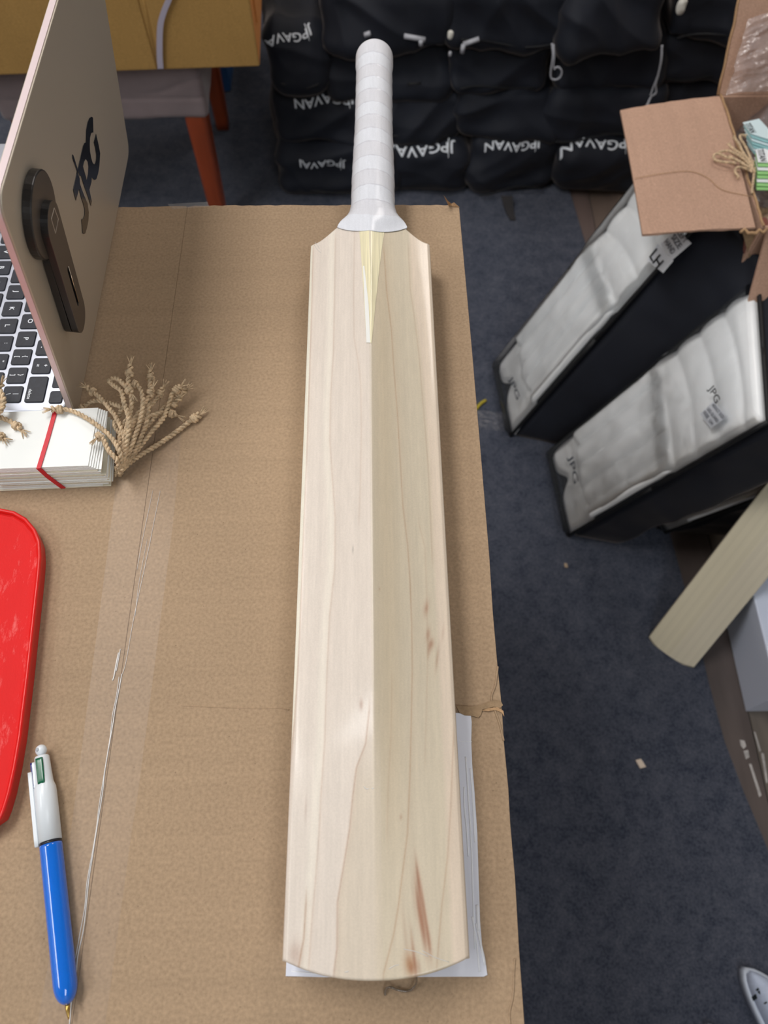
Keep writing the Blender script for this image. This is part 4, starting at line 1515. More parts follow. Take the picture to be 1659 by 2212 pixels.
# loose black strap on the carpet in front of the pile
st = [survey(a, b_, z) for a, b_, z in ((1095, 425, .03), (1098, 445, .012), (1102, 462, .010), (1108, 476, .008))]
V, Fc = [], []
for i, p in enumerate(st):
    wv = Vector((.016 - .003 * i, 0, 0)); V += [p - wv, p + wv, p + wv + Vector((0, 0, .003)), p - wv + Vector((0, 0, .003))]
for i in range(3):
    for k in range(4): Fc.append((i * 4 + k, i * 4 + (k + 1) % 4, (i + 1) * 4 + (k + 1) % 4, (i + 1) * 4 + k))
Fc += [(0, 1, 2, 3), (12, 15, 14, 13)]
tag(link('strap', fix(mesh('strap', V, Fc)), M('dark_webbing', (44, 42, 44), .8), None, False), 'short black strap sticking out of the bag pile onto the carpet', 'strap')

# things behind the left end of the pile
def plain_box(name, lo, hi, mat, label, cat, lid=True):
    t_ = empty(name, ((lo[0] + hi[0]) / 2, (lo[1] + hi[1]) / 2, lo[2]))
    tag(t_, label, cat)
    link('body', box_mesh('body', lo, hi, .002, 1), mat, t_, False)
    xm_ = (lo[0] + hi[0]) / 2
    if lid:
        link('flap', box_mesh('flap', (lo[0], lo[1], hi[2]), (xm_ - .001, hi[1], hi[2] + .003), .001, 1), mat, t_, False)
        link('flap', box_mesh('flap', (xm_ + .001, lo[1], hi[2]), (hi[0], hi[1], hi[2] + .003), .001, 1), mat, t_, False)
    return t_


m_beige = cardboard('beige_cardboard', (190, 172, 152), 0)
bx0, bx1 = x_at(589, 2.02, .55), x_at(652, 2.02, .55)
p0 = survey(590, 19, y=2.10); p1 = survey(652, 24, y=2.10)
plain_box('small_carton', (p0.x, 2.10, .006), (p1.x, 2.38, p0.z + .16), m_beige, 'small beige carton standing behind the third layer of black bags', 'box')
p0 = survey(658, 0, y=2.12); p1 = survey(682, 26, y=2.12)
t_ = empty('teal_bottle_bag', (p0.x, 2.2, .006)); tag(t_, 'sliver of a dull teal plastic bag beside the small beige carton', 'bag')
c8 = [(p0.x - .01, 2.12, .006), (p1.x - .012, 2.12, .006), (p1.x, 2.3, .006), (p0.x, 2.3, .006), (p0.x - .005, 2.12, p0.z + .1), (p1.x, 2.12, p0.z + .1), (p1.x, 2.28, p0.z + .1), (p0.x, 2.28, p0.z + .1)]
t_.name = 'plastic_bag'
link('bag_body', hexblock('bag_body', c8, (8, 8, 20), .4, cloth_disp(3, .004)), M('teal_plastic', (62, 86, 92), .4), t_)

# ---------------------------------------------------------------- chair and ochre carton on it
m_seat = M('mauve_grey_upholstery', (134, 120, 122), .9, nscale=14, namt=.08, bump=.5, bscale=700, bdist=.0008, sheen=.3)
m_wood = M('orange_brown_wood', (146, 64, 30), .4, nscale=5, namt=.22, stretch=(8, 8, .8), coat=.3, coat_r=.2)
m_wood2 = m_wood
ch = empty('dining_chair', (-.60, 1.76, .006))
tag(ch, 'upholstered mauve-grey dining chair with orange-brown wooden legs holding the ochre carton', 'chair')
SX0, SX1, SY0, SY1, SZ0, SZ1 = -.845, -.375, 1.575, 2.02, .345, .485


def seat_disp(p, t_):
    u, v, w_ = t_
    f = .004 * fbm(p * 7, 2)
    if p.y < SY0 + .02:
        f += -.004 * max(0, 1 - abs(p.z - (SZ0 + .065 + .035 * sstep(-.5, -.37, p.x))) / .008) * sstep(-.56, -.45, p.x)
        f += -.003 * max(0, 1 - abs(p.z - (SZ0 + .055)) / .006)
    return f


c8 = [(SX0, SY0, SZ0), (SX1, SY0, SZ0), (SX1 - .02, SY1, SZ0), (SX0 + .02, SY1, SZ0), (SX0, SY0, SZ1), (SX1, SY0, SZ1), (SX1 - .02, SY1, SZ1), (SX0 + .02, SY1, SZ1)]
link('seat', hexblock('seat', c8, (50, 30, 28), .22, seat_disp), m_seat, ch)
c8 = [(SX0 + .03, SY1 - .045, SZ1 - .02), (SX1 - .05, SY1 - .045, SZ1 - .02), (SX1 - .05, SY1 + .02, SZ1 - .02), (SX0 + .03, SY1 + .02, SZ1 - .02),
      (SX0 + .03, SY1 + .01, 1.0), (SX1 - .05, SY1 + .01, 1.0), (SX1 - .05, SY1 + .07, 1.0), (SX0 + .03, SY1 + .07, 1.0)]
link('backrest', hexblock('backrest', c8, (24, 8, 30), .3, lambda p, t_: .003 * fbm(p * 7, 2)), m_seat, ch)


def leg(x, y, x2, y2, r0=.024, r1=.016):
    a = [(x - r0, y - r0, SZ0 + .02), (x + r0, y - r0, SZ0 + .02), (x + r0, y + r0, SZ0 + .02), (x - r0, y + r0, SZ0 + .02)]
    b_ = [(x2 - r1, y2 - r1, .006), (x2 + r1, y2 - r1, .006), (x2 + r1, y2 + r1, .006), (x2 - r1, y2 + r1, .006)]
    return link('leg', hexblock('leg', b_ + a, (4, 4, 12), .25), m_wood, ch)


leg(SX1 - .034, SY0 + .034, SX1 - .040, SY0 + .034, .026, .019); leg(SX0 + .036, SY0 + .034, SX0 + .045, SY0 + .040, .026, .019)
leg(SX1 - .058, SY1 - .05, SX1 - .068, SY1 - .01, .024, .018); leg(SX0 + .05, SY1 - .05, SX0 + .06, SY1 + .01, .024, .018)

CZ0 = SZ1 + .001
pa = survey(0, 163, z=CZ0); pb = survey(561, 144, z=CZ0)
oc = empty('ochre_carton', (-.6, 1.75, CZ0))
tag(oc, 'ochre-brown cardboard carton with a pale strap standing on the dining chair', 'box')
d_ = (pb - pa).normalized(); nb = Vector((-d_.y, d_.x, 0))
A_ = pa - d_ * .16; B_ = pb
HB = .24; DB = .36
strap_p = survey(347, 147, z=CZ0)
gx = (strap_p - A_).dot(d_)
Lb = (B_ - A_).length


def ob(name, s0, s1, t0, t1, z0, z1, mat, bev=.002):
    me = box_mesh(name, (s0, t0, z0), (s1, t1, z1), bev, 2)
    for v in me.vertices:
        q = v.co.copy(); p = A_ + d_ * q.x + nb * q.y; v.co = (p.x, p.y, CZ0 + q.z)
    fix(me); return link(name, me, mat, oc, False)


ob('front_panel', 0, gx - .006, 0, .006, 0, HB, m_box2, .003)
ob('front_panel', gx + .006, Lb, 0, .006, 0, HB, m_box2, .003)
ob('front_liner', gx - .01, gx + .01, .003, .007, .004, HB, m_box2, 0)
m_box2b = cardboard('ochre_cardboard_side_shading', (206, 138, 78), 1)  # same carton board; shading of its sides painted as an orange tone
ob('side_panel', Lb - .006, Lb, .0065, DB, 0, HB, m_box2b, .001)
ob('side_panel', 0, .006, .0065, DB, 0, HB, m_box2b, .001)
ob('back_panel', .006, Lb - .006, DB - .006, DB, 0, HB, m_box2, .001)
ob('bottom', .006, Lb - .006, .0065, DB - .006, 0, .006, m_box2, 0)
ob('top_flap', 0, Lb / 2 - .001, 0, DB, HB, HB + .004, m_box2, .001)
ob('top_flap', Lb / 2 + .001, Lb, 0, DB, HB, HB + .004, m_box2, .001)
ob('tucked_flap', Lb - .001, Lb + .004, .05, DB - .02, .06, HB, m_box2b, .001)
sp_ = [on_plane(a, b_, A_ - nb * .004, nb) for a, b_ in ((347, 147), (345, 120), (345, 80), (347, 50), (355, 22), (364, 0), (372, -25))]
V, Fc = [], []
for i, p in enumerate(catmull(sp_, 5)):
    V += [p - d_ * .006, p + d_ * .006, p + d_ * .006 - nb * .0025, p - d_ * .006 - nb * .0025]
n2 = len(V) // 4
for i in range(n2 - 1):
    for k in range(4): Fc.append((i * 4 + k, i * 4 + (k + 1) % 4, (i + 1) * 4 + (k + 1) % 4, (i + 1) * 4 + k))
Fc += [(0, 1, 2, 3), tuple((n2 - 1) * 4 + k for k in (3, 2, 1, 0))]
link('strap', fix(mesh('strap', V, Fc)), M('lilac_grey_strap', (178, 172, 190), .5), oc, False)
V, Fc = tube_mesh('c', [on_plane(a, b_, A_ - nb * .0002, nb) for a, b_ in ((338, 132), (318, 40), (308, -5))], .0007, 4)
link('crease', mesh('crease', V, Fc), m_box2, oc)

# blue crate in the shade behind the chair
p0 = survey(418, 184, z=.006); p1 = survey(499, 199, z=.006)
t_ = empty('blue_crate', ((p0.x + p1.x) / 2, p1.y + .1, .006)); tag(t_, 'blue plastic crate in the shade behind the chair leg', 'crate')
m_bluec = M('blue_crate_plastic', (38, 84, 140), .5)
yb = p1.y
link('body', box_mesh('body', (p0.x - .12, yb, .006), (p1.x, yb + .22, .30), .006, 2), m_bluec, t_, False)
link('rim', box_mesh('rim', (p0.x - .13, yb - .008, .28), (p1.x + .01, yb + .23, .31), .004, 2), m_bluec, t_, False)
for k in range(4):
    xk = p1.x - .03 - k * .055
    link('rib', box_mesh('rib', (xk - .004, yb - .006, .02), (xk + .004, yb + .002, .28), .001, 1), m_bluec, t_, False)

# ---------------------------------------------------------------- leg guards in clear fronted black bags
def pad_bag(name, face4, back4, label, group, prints, seed, show_labels):
    """face4/back4: bottom-left, bottom-right, top-right, top-left"""
    t_ = empty(name, (Vector(face4[0]) + Vector(face4[1])) / 2)
    tag(t_, label, 'leg guard bag', group)
    f4 = [Vector(p) for p in face4]; b4 = [Vector(p) for p in back4]
    # u: left-right, v: bottom-top, w: back-face
    c8 = [b4[0], b4[1], b4[2], b4[3], f4[0], f4[1], f4[2], f4[3]]
    n_ = (f4[1] - f4[0]).cross(f4[3] - f4[0]).normalized()
    inn = sum(b4, Vector()) / 4 - sum(f4, Vector()) / 4
    if n_.dot(inn) > 0: n_ = -n_
    base = cloth_disp(seed, .010)

    def dshell(p, t2):
        u, v, w_ = t2
        g = base(p, t2) * sstep(.006, .05, p.z)
        if w_ > .9: g = -.004
        return g
    link('bag_shell', hexblock('bag_shell', c8, (24, 40, 18), .16, dshell), m_blackcloth, t_)

    def fp(u, v, d=0):
        return f4[0].lerp(f4[1], u).lerp(f4[3].lerp(f4[2], u), v) + n_ * d

    def uv(px, py, d=.006):
        p = on_plane(px, py, f4[0] + n_ * d, n_)
        # invert bilinear by iteration
        u, v = .5, .5
        for _ in range(30):
            e = p - fp(u, v, d)
            du = (fp(u + .01, v, d) - fp(u, v, d)) / .01; dv = (fp(u, v + .01, d) - fp(u, v, d)) / .01
            a, b_, c_ = du.dot(du), du.dot(dv), dv.dot(dv)
            r1, r2 = e.dot(du), e.dot(dv)
            det = a * c_ - b_ * b_
            u += (r1 * c_ - r2 * b_) / det; v += (r2 * a - r1 * b_) / det
        return u, v

    # the guard itself: canes running up, knee roll across, winged toe
    def vb(u):
        return .006 + .055 * math.exp(-((u - .40) / .11) ** 2) + .04 * max(0, 1 - u / .05)

    def relief(u, v):
        h = .012
        e = min(u / .10, (1 - u) / .08, 1)
        h *= math.sqrt(max(0, 1 - (1 - max(0, e)) ** 2))
        body = sstep(.13, .20, v) * sstep(.64, .58, v)
        canes = .018 * abs(math.sin(PI * u * 4.6 + .3)) ** .5
        h += canes * body * (.4 + .6 * sstep(0, .1, u))
        roll = sstep(.58, .62, v) * sstep(1.0, .93, v)
        bow = v + .09 * (u - .5) ** 2 - .05 * u
        h += .008 * abs(math.sin(PI * (bow - .60) / .10)) ** .7 * roll
        kn = sstep(.50, .56, v) * sstep(.66, .61, v)
        h += .003 * kn * math.sin(u * 26 + v * 20)
        h += .0010 * fbm(Vector((u * 3, v * 8, seed)), 2)
        h *= sstep(vb(u) - .002, vb(u) + .04, v) * sstep(1.0, .97, v)
        h -= .005 * math.exp(-((v - .155 - .02 * math.sin(u * 9)) / .012) ** 2)
        return h
    NU, NV = 60, 120
    V, Fc = [], []
    for jv in range(NV + 1):
        for iu in range(NU + 1):
            u = .02 + .965 * iu / NU
            v0 = vb(u)
            v = v0 + (.985 - v0) * jv / NV
            V.append(fp(u, v, .001 + max(0, relief(u, v))))
    for jv in range(NV):
        for iu in range(NU):
            a = jv * (NU + 1) + iu
            Fc.append((a, a + 1, a + NU + 2, a + NU + 1))
    # skirt so that the guard is solid
    ring = [i for i in range(NU + 1)] + [j * (NU + 1) + NU for j in range(1, NV + 1)] + [NV * (NU + 1) + i for i in range(NU - 1, -1, -1)] + [j * (NU + 1) for j in range(NV - 1, 0, -1)]
    o0 = len(V)
    V += [V[i] - n_ * .012 for i in ring]
    for k in range(len(ring)):
        k2 = (k + 1) % len(ring)
        Fc.append((ring[k], ring[k2], o0 + k2, o0 + k))
    link('leg_guard', fix(mesh('leg_guard', V, Fc)), m_pad, t_)
    # clear front sheet, loosely wrinkled
    NU, NV = 36, 70
    V, Fc = [], []
    for jv in range(NV + 1):
        for iu in range(NU + 1):
            u, v = iu / NU, jv / NV
            e = min(1, min(u, 1 - u, v * 1.5, 1.2 - v) / .08)
            d = .004 + .031 * math.sqrt(max(0, 1 - (1 - max(0, e)) ** 2)) + .0012 * fbm(Vector((u * 5 + seed, v * 6, u * 5)), 2) * e + .006 * sstep(.58, .65, v) * e
            V.append(fp(u, v, d))
    for jv in range(NV):
        for iu in range(NU):
            a = jv * (NU + 1) + iu
            Fc.append((a, a + 1, a + NU + 2, a + NU + 1))
    link('clear_front', mesh('clear_front', V, Fc), m_film, t_)
    # black piping round the clear front
    pp = [fp(*q, .004) for q in ((0, 0), (.5, -.004), (1, 0), (1.0, .5), (1, 1), (.5, 1), (0, 1), (0, .5), (0, 0))]
    V, Fc = join([tube_mesh('p', [pp[i].lerp(pp[i + 1], q / 8) for q in range(9)], .0042, 6) for i in range(8)])
    link('piping', mesh('piping', V, Fc), m_piping, t_)

    def put_text(s, a, b_, h, mat, d=.026, flip=1):
        ua, va = uv(*a, d); ub, vb_ = uv(*b_, d)
        A2 = fp(ua, va, d); B2 = fp(ub, vb_, d)
        xx = (B2 - A2); wl = xx.length; xx.normalize(); yy = n_.cross(xx) * flip
        m0 = text_mesh(s)
        xs = [v.co.x for v in m0.vertices]; ys = [v.co.y for v in m0.vertices]
        sx = wl / (max(xs) - min(xs)); cx = (max(xs) + min(xs)) / 2; cy = (max(ys) + min(ys)) / 2; sy = h / (max(ys) - min(ys))
        mid = (A2 + B2) / 2
        V_ = [mid + xx * (v.co.x - cx) * sx + yy * (v.co.y - cy) * sy for v in m0.vertices]
        return link('printing', mesh('printing', V_, [tuple(p.vertices) for p in m0.polygons]), mat, t_, False)

    def put_patch(cs, d, mat, nm='label_sticker'):
        P4 = [fp(*uv(a, b_, d), d) for a, b_ in cs]
        me = mesh(nm, P4 + [p - n_ * .0006 for p in P4], [(0, 1, 2, 3), (7, 6, 5, 4), (0, 4, 5, 1), (1, 5, 6, 2), (2, 6, 7, 3), (3, 7, 4, 0)])
        return link(nm, fix(me), mat, t_, False)
    for pr2 in prints:
        if pr2[0] == 'text': put_text(*pr2[1:])
        else: put_patch(*pr2[1:])
    return t_, fp, uv


z5 = .50
m_label = M('white_label', (226, 230, 238), .45)
p1f = [(.292, 1.125, .006), (.309, .933, .006), (.580, 1.041, .555), (.555, 1.21, .555)]
p1b = [(.395, 1.12, .006), (.408, .907, .006), (.672, .905, .535), (.618, 1.17, .545)]
pad_bag('leg_guard_bag', p1f, p1b, 'clear-fronted black bag of white leg guards with an LH label below the open flap', 'leg guard bags leaning on the floor',
        [('text', 'JPG', (1101, 815), (1118, 862), .018, m_grey_print, .031),
         ('patch', [(1392, 560), (1424, 587), (1446, 560), (1415, 524)], .034, m_label),
         ('patch', [(1420, 525), (1444, 558), (1484, 522), (1456, 492)], .034, m_label),
         ('text', 'LH', (1404, 543), (1418, 571), .020, m_black_print, .0358),
         ('text', 'HAND', (1432, 517), (1447, 543), .010, m_grey_print, .0358), ('text', 'SIZE', (1446, 506), (1461, 531), .010, m_grey_print, .0358), ('text', 'LEFT', (1459, 497), (1473, 519), .009, m_grey_print, .0358)], 11, True)
p2f = [(.394, .882, .006), (.412, .678, .006), (.612, .645, .50), (.662, .925, .50)]
p2b = [(.49, .90, .006), (.515, .655, .006), (.73, .60, .50), (.78, .91, .50)]
pad_bag('leg_guard_bag', p2f, p2b, 'black bag with clear front and white leg guards, lower one nearest the second bat', 'leg guard bags leaning on the floor',
        [('text', 'JPG', (1233, 985), (1248, 1045), .020, m_grey_print, .031),
         ('patch', [(1550, 910), (1586, 945), (1625, 922), (1580, 884)], .034, m_label),
         ('text', 'JPG', (1565, 850), (1592, 888), .016, m_black_print, .0358),
         ('text', 'SIZE  LH', (1560, 905), (1588, 936), .0055, m_grey_print, .0358), ('text', 'LEG GUARD', (1569, 899), (1602, 932), .0055, m_grey_print, .0358), ('text', 'ADULT SIZE', (1580, 890), (1616, 925), .0055, m_grey_print, .0358)], 23, True)
p3f = [(.590, .800, .006), (.622, .684, .006), (.80, .62, .42), (.80, .80, .42)]
p3b = [(.70, .82, .006), (.745, .672, .006), (.93, .60, .42), (.93, .80, .42)]
pad_bag('leg_guard_bag', p3f, p3b, 'black leg guard bag almost hidden, a white corner showing behind the second bat', 'leg guard bags leaning on the floor', [], 31, False)

# ---------------------------------------------------------------- second bat, toe on the floor, face up
m_willow2 = M('raw_willow', (224, 214, 182), .55, nscale=9, namt=.12, stretch=(10, 10, 10), coat=.1)


def plain_willow():
    m = bpy.data.materials.new('raw_willow_grain'); m.use_nodes = True
    nt_ = m.node_tree; b_ = nt_.nodes['Principled BSDF']
    at = nt_.nodes.new('ShaderNodeAttribute'); at.attribute_name = 'Col'
    nt_.links.new(at.outputs['Color'], b_.inputs['Base Color']); b_.inputs['Roughness'].default_value = .5
    return m


b2 = empty('cricket_bat', (.58, .415, .006))
tag(b2, 'pale unwrapped cricket bat leaning at the right edge, its toe on the carpet', 'cricket bat')
Lc = Vector((.542, .447, .012)); Rc = Vector((.619, .384, .012))
xb = (Rc - Lc).normalized(); wb2 = (Rc - Lc).length * 1.0
yb_ = Vector((.4035, .5075, .7613)).normalized()
xb = (xb - yb_ * xb.dot(yb_)).normalized()
zb = xb.cross(yb_).normalized()
if zb.z < 0: zb = -zb
orig = (Lc + Rc) / 2
hw2 = .0505
vs, fs, cc = [], [], []
NX2, NY2 = 41, 120
for j in range(NY2):
    for i in range(NX2):
        s = -1 + 2 * i / (NX2 - 1)
        tq = j / (NY2 - 1)
        y0_ = -.012 + .012 * s * s
        y1_ = .565 - .02 * sstep(.4, 1, abs(s))
        y = y0_ + (y1_ - y0_) * tq
        z = -.0025 * s * s
        vs.append(orig + xb * s * hw2 + yb_ * y + zb * z)
        g = 1 + .03 * math.sin(s * 21 + 1.5 * math.sin(y * 5)) + .02 * math.sin(s * 47 + y * 3) - .05 * (s > -.1) * .6
        base = lin((214, 206, 182))
        cc.append((base[0] * g, base[1] * g, base[2] * g * (1 + .04 * (s > 0)), 1))
ntop = len(vs)
for j in range(NY2 - 1):
    for i in range(NX2 - 1):
        a = j * NX2 + i; fs.append((a, a + 1, a + NX2 + 1, a + NX2))
ring = [i for i in range(NX2)] + [j * NX2 + NX2 - 1 for j in range(1, NY2)] + [(NY2 - 1) * NX2 + i for i in range(NX2 - 2, -1, -1)] + [j * NX2 for j in range(NY2 - 2, 0, -1)]
prev = ring
for q in (.3, 1.0):
    cur = []
    for idx in ring:
        cur.append(len(vs)); vs.append(vs[idx] - zb * .022 * q); cc.append(cc[idx])
    for k in range(len(ring)):
        k2 = (k + 1) % len(ring); fs.append((prev[k2], prev[k], cur[k], cur[k2]))
    prev = cur
# spine side
ctr = [len(vs) + j for j in range(NY2)]
bl = {idx: prev[k] for k, idx in enumerate(ring)}
for j in range(NY2):
    vs.append(orig + yb_ * (-.006 + .565 * j / (NY2 - 1)) - zb * (.024 + .030 * sstep(0, .2, j / NY2))); cc.append(cc[0])
for j in range(NY2 - 1):
    fs.append((bl[j * NX2], ctr[j], ctr[j + 1], bl[(j + 1) * NX2])); fs.append((ctr[j], bl[j * NX2 + NX2 - 1], bl[(j + 1) * NX2 + NX2 - 1], ctr[j + 1]))
me = fix(mesh('blade', vs, fs)); set_col(me, np.array(cc))
link('blade', me, plain_willow(), b2)
hp = [orig + yb_ * (.545 + .03 * k) - zb * .018 for k in range(11)]
V, Fc = tube_mesh('h', hp, [.026, .019] + [.0165] * 7 + [.0175, .015], 20)
link('handle', mesh('handle', V, Fc), m_cane, b2)

# ---------------------------------------------------------------- white box at the right edge
wl = [survey(1630, 1268, z=.14), survey(1659, 1388, z=.14)]
t_ = empty('white_carton', (.84, .45, .0)); tag(t_, 'white box at the right edge under the second bat', 'box')
m_wb = M('white_board', (214, 224, 246), .4)
x0w = wl[0].x
link('body', box_mesh('body', (x0w - .004, .30, .0), (x0w + .22, .60, .128), .002, 2), m_wb, t_, False)
link('lid', box_mesh('lid', (x0w - .007, .297, .105), (x0w + .223, .603, .142), .003, 2), m_wb, t_, False)

# ---------------------------------------------------------------- open carton with tags and film
oc2 = empty('open_carton', (.83, 1.12, .0))
tag(oc2, 'open pinkish-brown carton with spread flaps at the upper right, full of film and tags', 'box')
OZ = .60
OX0, OX1, OY0, OY1 = .628, 1.02, .955, 1.285
th = .005
for nm, lo, hi in (('side_wall', (OX0, OY0, .0), (OX0 + th, OY1, OZ)), ('side_wall', (OX1 - th, OY0, 0), (OX1, OY1, OZ)), ('side_wall', (OX0 + th, OY0, 0), (OX1 - th, OY0 + th, OZ)), ('side_wall', (OX0 + th, OY1 - th, 0), (OX1 - th, OY1, OZ)), ('bottom', (OX0 + th, OY0 + th, 0), (OX1 - th, OY1 - th, .006))):
    link(nm, box_mesh(nm, lo, hi, .001, 1), m_box3, oc2, False)


def curved_flap(name, px_quad, zs, thick, mat, parent, sag=0, nu=14, nv=10, rough=0):
    P4 = [survey(a, b_, z) for (a, b_), z in zip(px_quad, zs)]
    V_, F_ = [], []
    rn = random.Random(9)
    for lay in (0, 1):
        for j in range(nv + 1):
            for i in range(nu + 1):
                u, v = i / nu, j / nv
                p = P4[0].lerp(P4[1], u).lerp(P4[3].lerp(P4[2], u), v)
                nn_ = (P4[1] - P4[0]).cross(P4[3] - P4[0]).normalized()
                if nn_.z < 0: nn_ = -nn_
                p = p + nn_ * (sag * math.sin(PI * u) * .5 + sag * .6 * math.sin(PI * v)) - nn_ * thick * lay
                if rough and v in (0, 1): p = p + (P4[3] - P4[0]).normalized() * rn.uniform(-rough, rough)
                V_.append(p)
    o_ = (nu + 1) * (nv + 1)
    for j in range(nv):
        for i in range(nu):
            a = j * (nu + 1) + i
            F_.append((a, a + 1, a + nu + 2, a + nu + 1)); F_.append((o_ + a, o_ + a + nu + 1, o_ + a + nu + 2, o_ + a + 1))
    ring_ = [i for i in range(nu + 1)] + [j * (nu + 1) + nu for j in range(1, nv + 1)] + [nv * (nu + 1) + i for i in range(nu - 1, -1, -1)] + [j * (nu + 1) for j in range(nv - 1, 0, -1)]
    for k in range(len(ring_)):
        a, b_ = ring_[k], ring_[(k + 1) % len(ring_)]
        F_.append((a, b_, o_ + b_, o_ + a))
    return link(name, fix(mesh(name, V_, F_)), mat, parent, False), P4


f1, P4 = curved_flap('flap', [(1340, 238), (1556, 207), (1632, 492), (1388, 507)], [.585, OZ, OZ, .575], .0045, m_box3, oc2, .006, rough=.0008)
# flap crease
V, Fc = tube_mesh('c', catmull([survey(a, b_, z) for a, b_, z in ((1372, 385, .5855), (1430, 375, .5925), (1490, 370, .598), (1530, 385, .600), (1560, 410, .601), (1625, 425, .6035))], 5), .0005, 5)
link('flap_crease', mesh('flap_crease', V, Fc), m_edge, oc2)
# rear flap, standing up and leaning away
Pq = [survey(1558, 205, z=OZ), None, None, None]
a0 = Vector((OX0, OY1, OZ)); a1 = Vector((OX1, OY1, OZ))
b0 = Vector((OX0 + .0, OY1 + .10, OZ + .17)); b1 = Vector((OX1, OY1 + .10, OZ + .17))


def quad_plate(name, q4, thick, mat, parent):
    q4 = [Vector(p) for p in q4]
    nn_ = (q4[1] - q4[0]).cross(q4[3] - q4[0]).normalized()
    me_ = mesh(name, q4 + [p - nn_ * thick for p in q4], [(0, 1, 2, 3), (7, 6, 5, 4), (0, 4, 5, 1), (1, 5, 6, 2), (2, 6, 7, 3), (3, 7, 4, 0)])
    return link(name, fix(me_), mat, parent, False)


quad_plate('flap', [a0, a1, b1, b0], .0045, m_box3, oc2)
a0 = Vector((OX0 + .004, OY0, OZ - .001)); a1 = Vector((OX1, OY0, OZ - .001))
quad_plate('flap', [a0 + Vector((.004, 0, 0)), a1, a1 + Vector((.0, -.07, -.13)), a0 + Vector((.006, -.07, -.13))], .0045, m_box3, oc2)
quad_plate('flap', [Vector((OX1, OY0, OZ)), Vector((OX1, OY1, OZ)), Vector((OX1 + .17, OY1, OZ - .08)), Vector((OX1 + .17, OY0, OZ - .08))], .0045, m_box3, oc2)
# torn end hanging at the near corner
p4 = [survey(1603, 500, .585), survey(1640, 498, .585), survey(1648, 588, .50), survey(1627, 590, .50)]
quad_plate('torn_liner', p4, .002, m_torn, oc2)
# ragged liner along the left hinge lines
rn = random.Random(2)
pts_ = [survey(1556 + rn.uniform(-2, 2) - (k * 0), 205 - k * 20 + rn.uniform(-2, 2), y=OY1 + .012 * k * .9) for k in range(0, 10)]
V, Fc = tube_mesh('r', [Vector((OX0 - .001, OY1 + .10 * k / 9, OZ + .17 * k / 9)) + Vector((rn.uniform(-.002, .002), 0, 0)) for k in range(10)], .0022, 6)
link('torn_edge', mesh('torn_edge', V, Fc), m_edge, oc2)
V, Fc = tube_mesh('r', [Vector((OX0 + .002, OY1 - (OY1 - OY0) * k / 24, OZ + .002)) + Vector((rn.uniform(-.0015, .0015), 0, rn.uniform(-.001, .001))) for k in range(25)], .0022, 6)
link('torn_edge', mesh('torn_edge', V, Fc), m_edge, oc2)
V, Fc = tube_mesh('r', [survey(1600 + 8 * k, 500 + rn.uniform(-6, 6), OZ + .003) for k in range(8)], .0028, 6)
link('torn_edge', mesh('torn_edge', V, Fc), m_edge, oc2)

# things inside the open carton
def crumple(name, cx, cy, cz, rx, ry, rz, mat, seed, parent, amp=.018, n=26):
    c_ = Vector((cx, cy, cz))
    c8_ = [c_ + Vector((sx * rx, sy * ry, sz * rz)) for sz in (-1, 1) for sx, sy in ((-1, -1), (1, -1), (1, 1), (-1, 1))]
    return link(name, hexblock(name, c8_, (n, n, n), .8, lambda p, t2: amp * (abs(noise.noise(p * 14 + Vector((seed, 0, 0)))) + .5 * abs(noise.noise(p * 34 + Vector((0, seed, 0))))) - amp * .3), mat, parent, False)


fb = empty('film_bag', (.80, 1.24, .40)); tag(fb, 'crumpled clear plastic bag bulging out of the open carton over its rear flap', 'plastic bag')
crumple('bag_body', .815, 1.235, .50, .13, .10, .09, m_film2, 3, fb, .03)
p_ = survey(1562, 150, OZ + .05)
V, Fc = [], []
for j in range(19):
    for i in range(19):
        u, v = i / 18, j / 18
        q = Vector((OX0 - .005, OY1 - .03, OZ + .02)).lerp(Vector((OX0 + .30, OY1 - .02, OZ + .04)), u).lerp(Vector((OX0 + .02, OY1 + .055, OZ + .10)).lerp(Vector((OX0 + .33, OY1 + .10, OZ + .17)), u), v)
        V.append(q + Vector((0, -.5, .6)) * (.028 * abs(fbm(Vector((u * 5, v * 5, 7)), 3)) + .004))
for j in range(18):
    for i in range(18):
        a = j * 19 + i; Fc.append((a, a + 1, a + 20, a + 19))
link('bag_sheet', mesh('bag_sheet', V, Fc), m_film2, fb, False)
sb = empty('twine_sack', (.83, 1.10, .30)); tag(sb, 'clear bag of coiled jute twine inside the open carton', 'bag')
crumple('twine_fill', .845, 1.11, .38, .15, .11, .12, M('packed_jute', (150, 128, 100), .9, nscale=60, namt=.4, bump=1, bscale=90, bdist=.01), 8, sb, .012)
rn = random.Random(5)
for k in range(16):
    pts_ = []
    cx, cy = rn.uniform(.72, .90), rn.uniform(1.10, 1.25)
    r0 = rn.uniform(.018, .04)
    for q in range(9):
        a = q * .9 + k
        pts_.append(Vector((cx + r0 * math.cos(a), cy + r0 * .8 * math.sin(a), .535 + rn.uniform(-.012, .018))))
    V, Fc = twist(pts_, .0020, .009)
    link('twine_coil', mesh('twine_coil', V, Fc), m_jute, sb)
cb = empty('wrapped_parcel', (.74, .99, .40)); tag(cb, 'brown parcel wrapped in shiny film at the near corner of the open carton', 'parcel')
crumple('parcel_body', .745, 1.005, .49, .10, .045, .07, M('film_wrapped_brown', (150, 128, 104), .2, coat=.8, coat_r=.08, bump=.8, bscale=40, bdist=.006), 14, cb, .012)
rb = empty('red_wrapped_item', (.60, .92, .48)); tag(rb, 'reddish-brown film wrapped piece poking out below the open carton corner', 'parcel')
pc = survey(1624, 540, .53)
c_ = pc
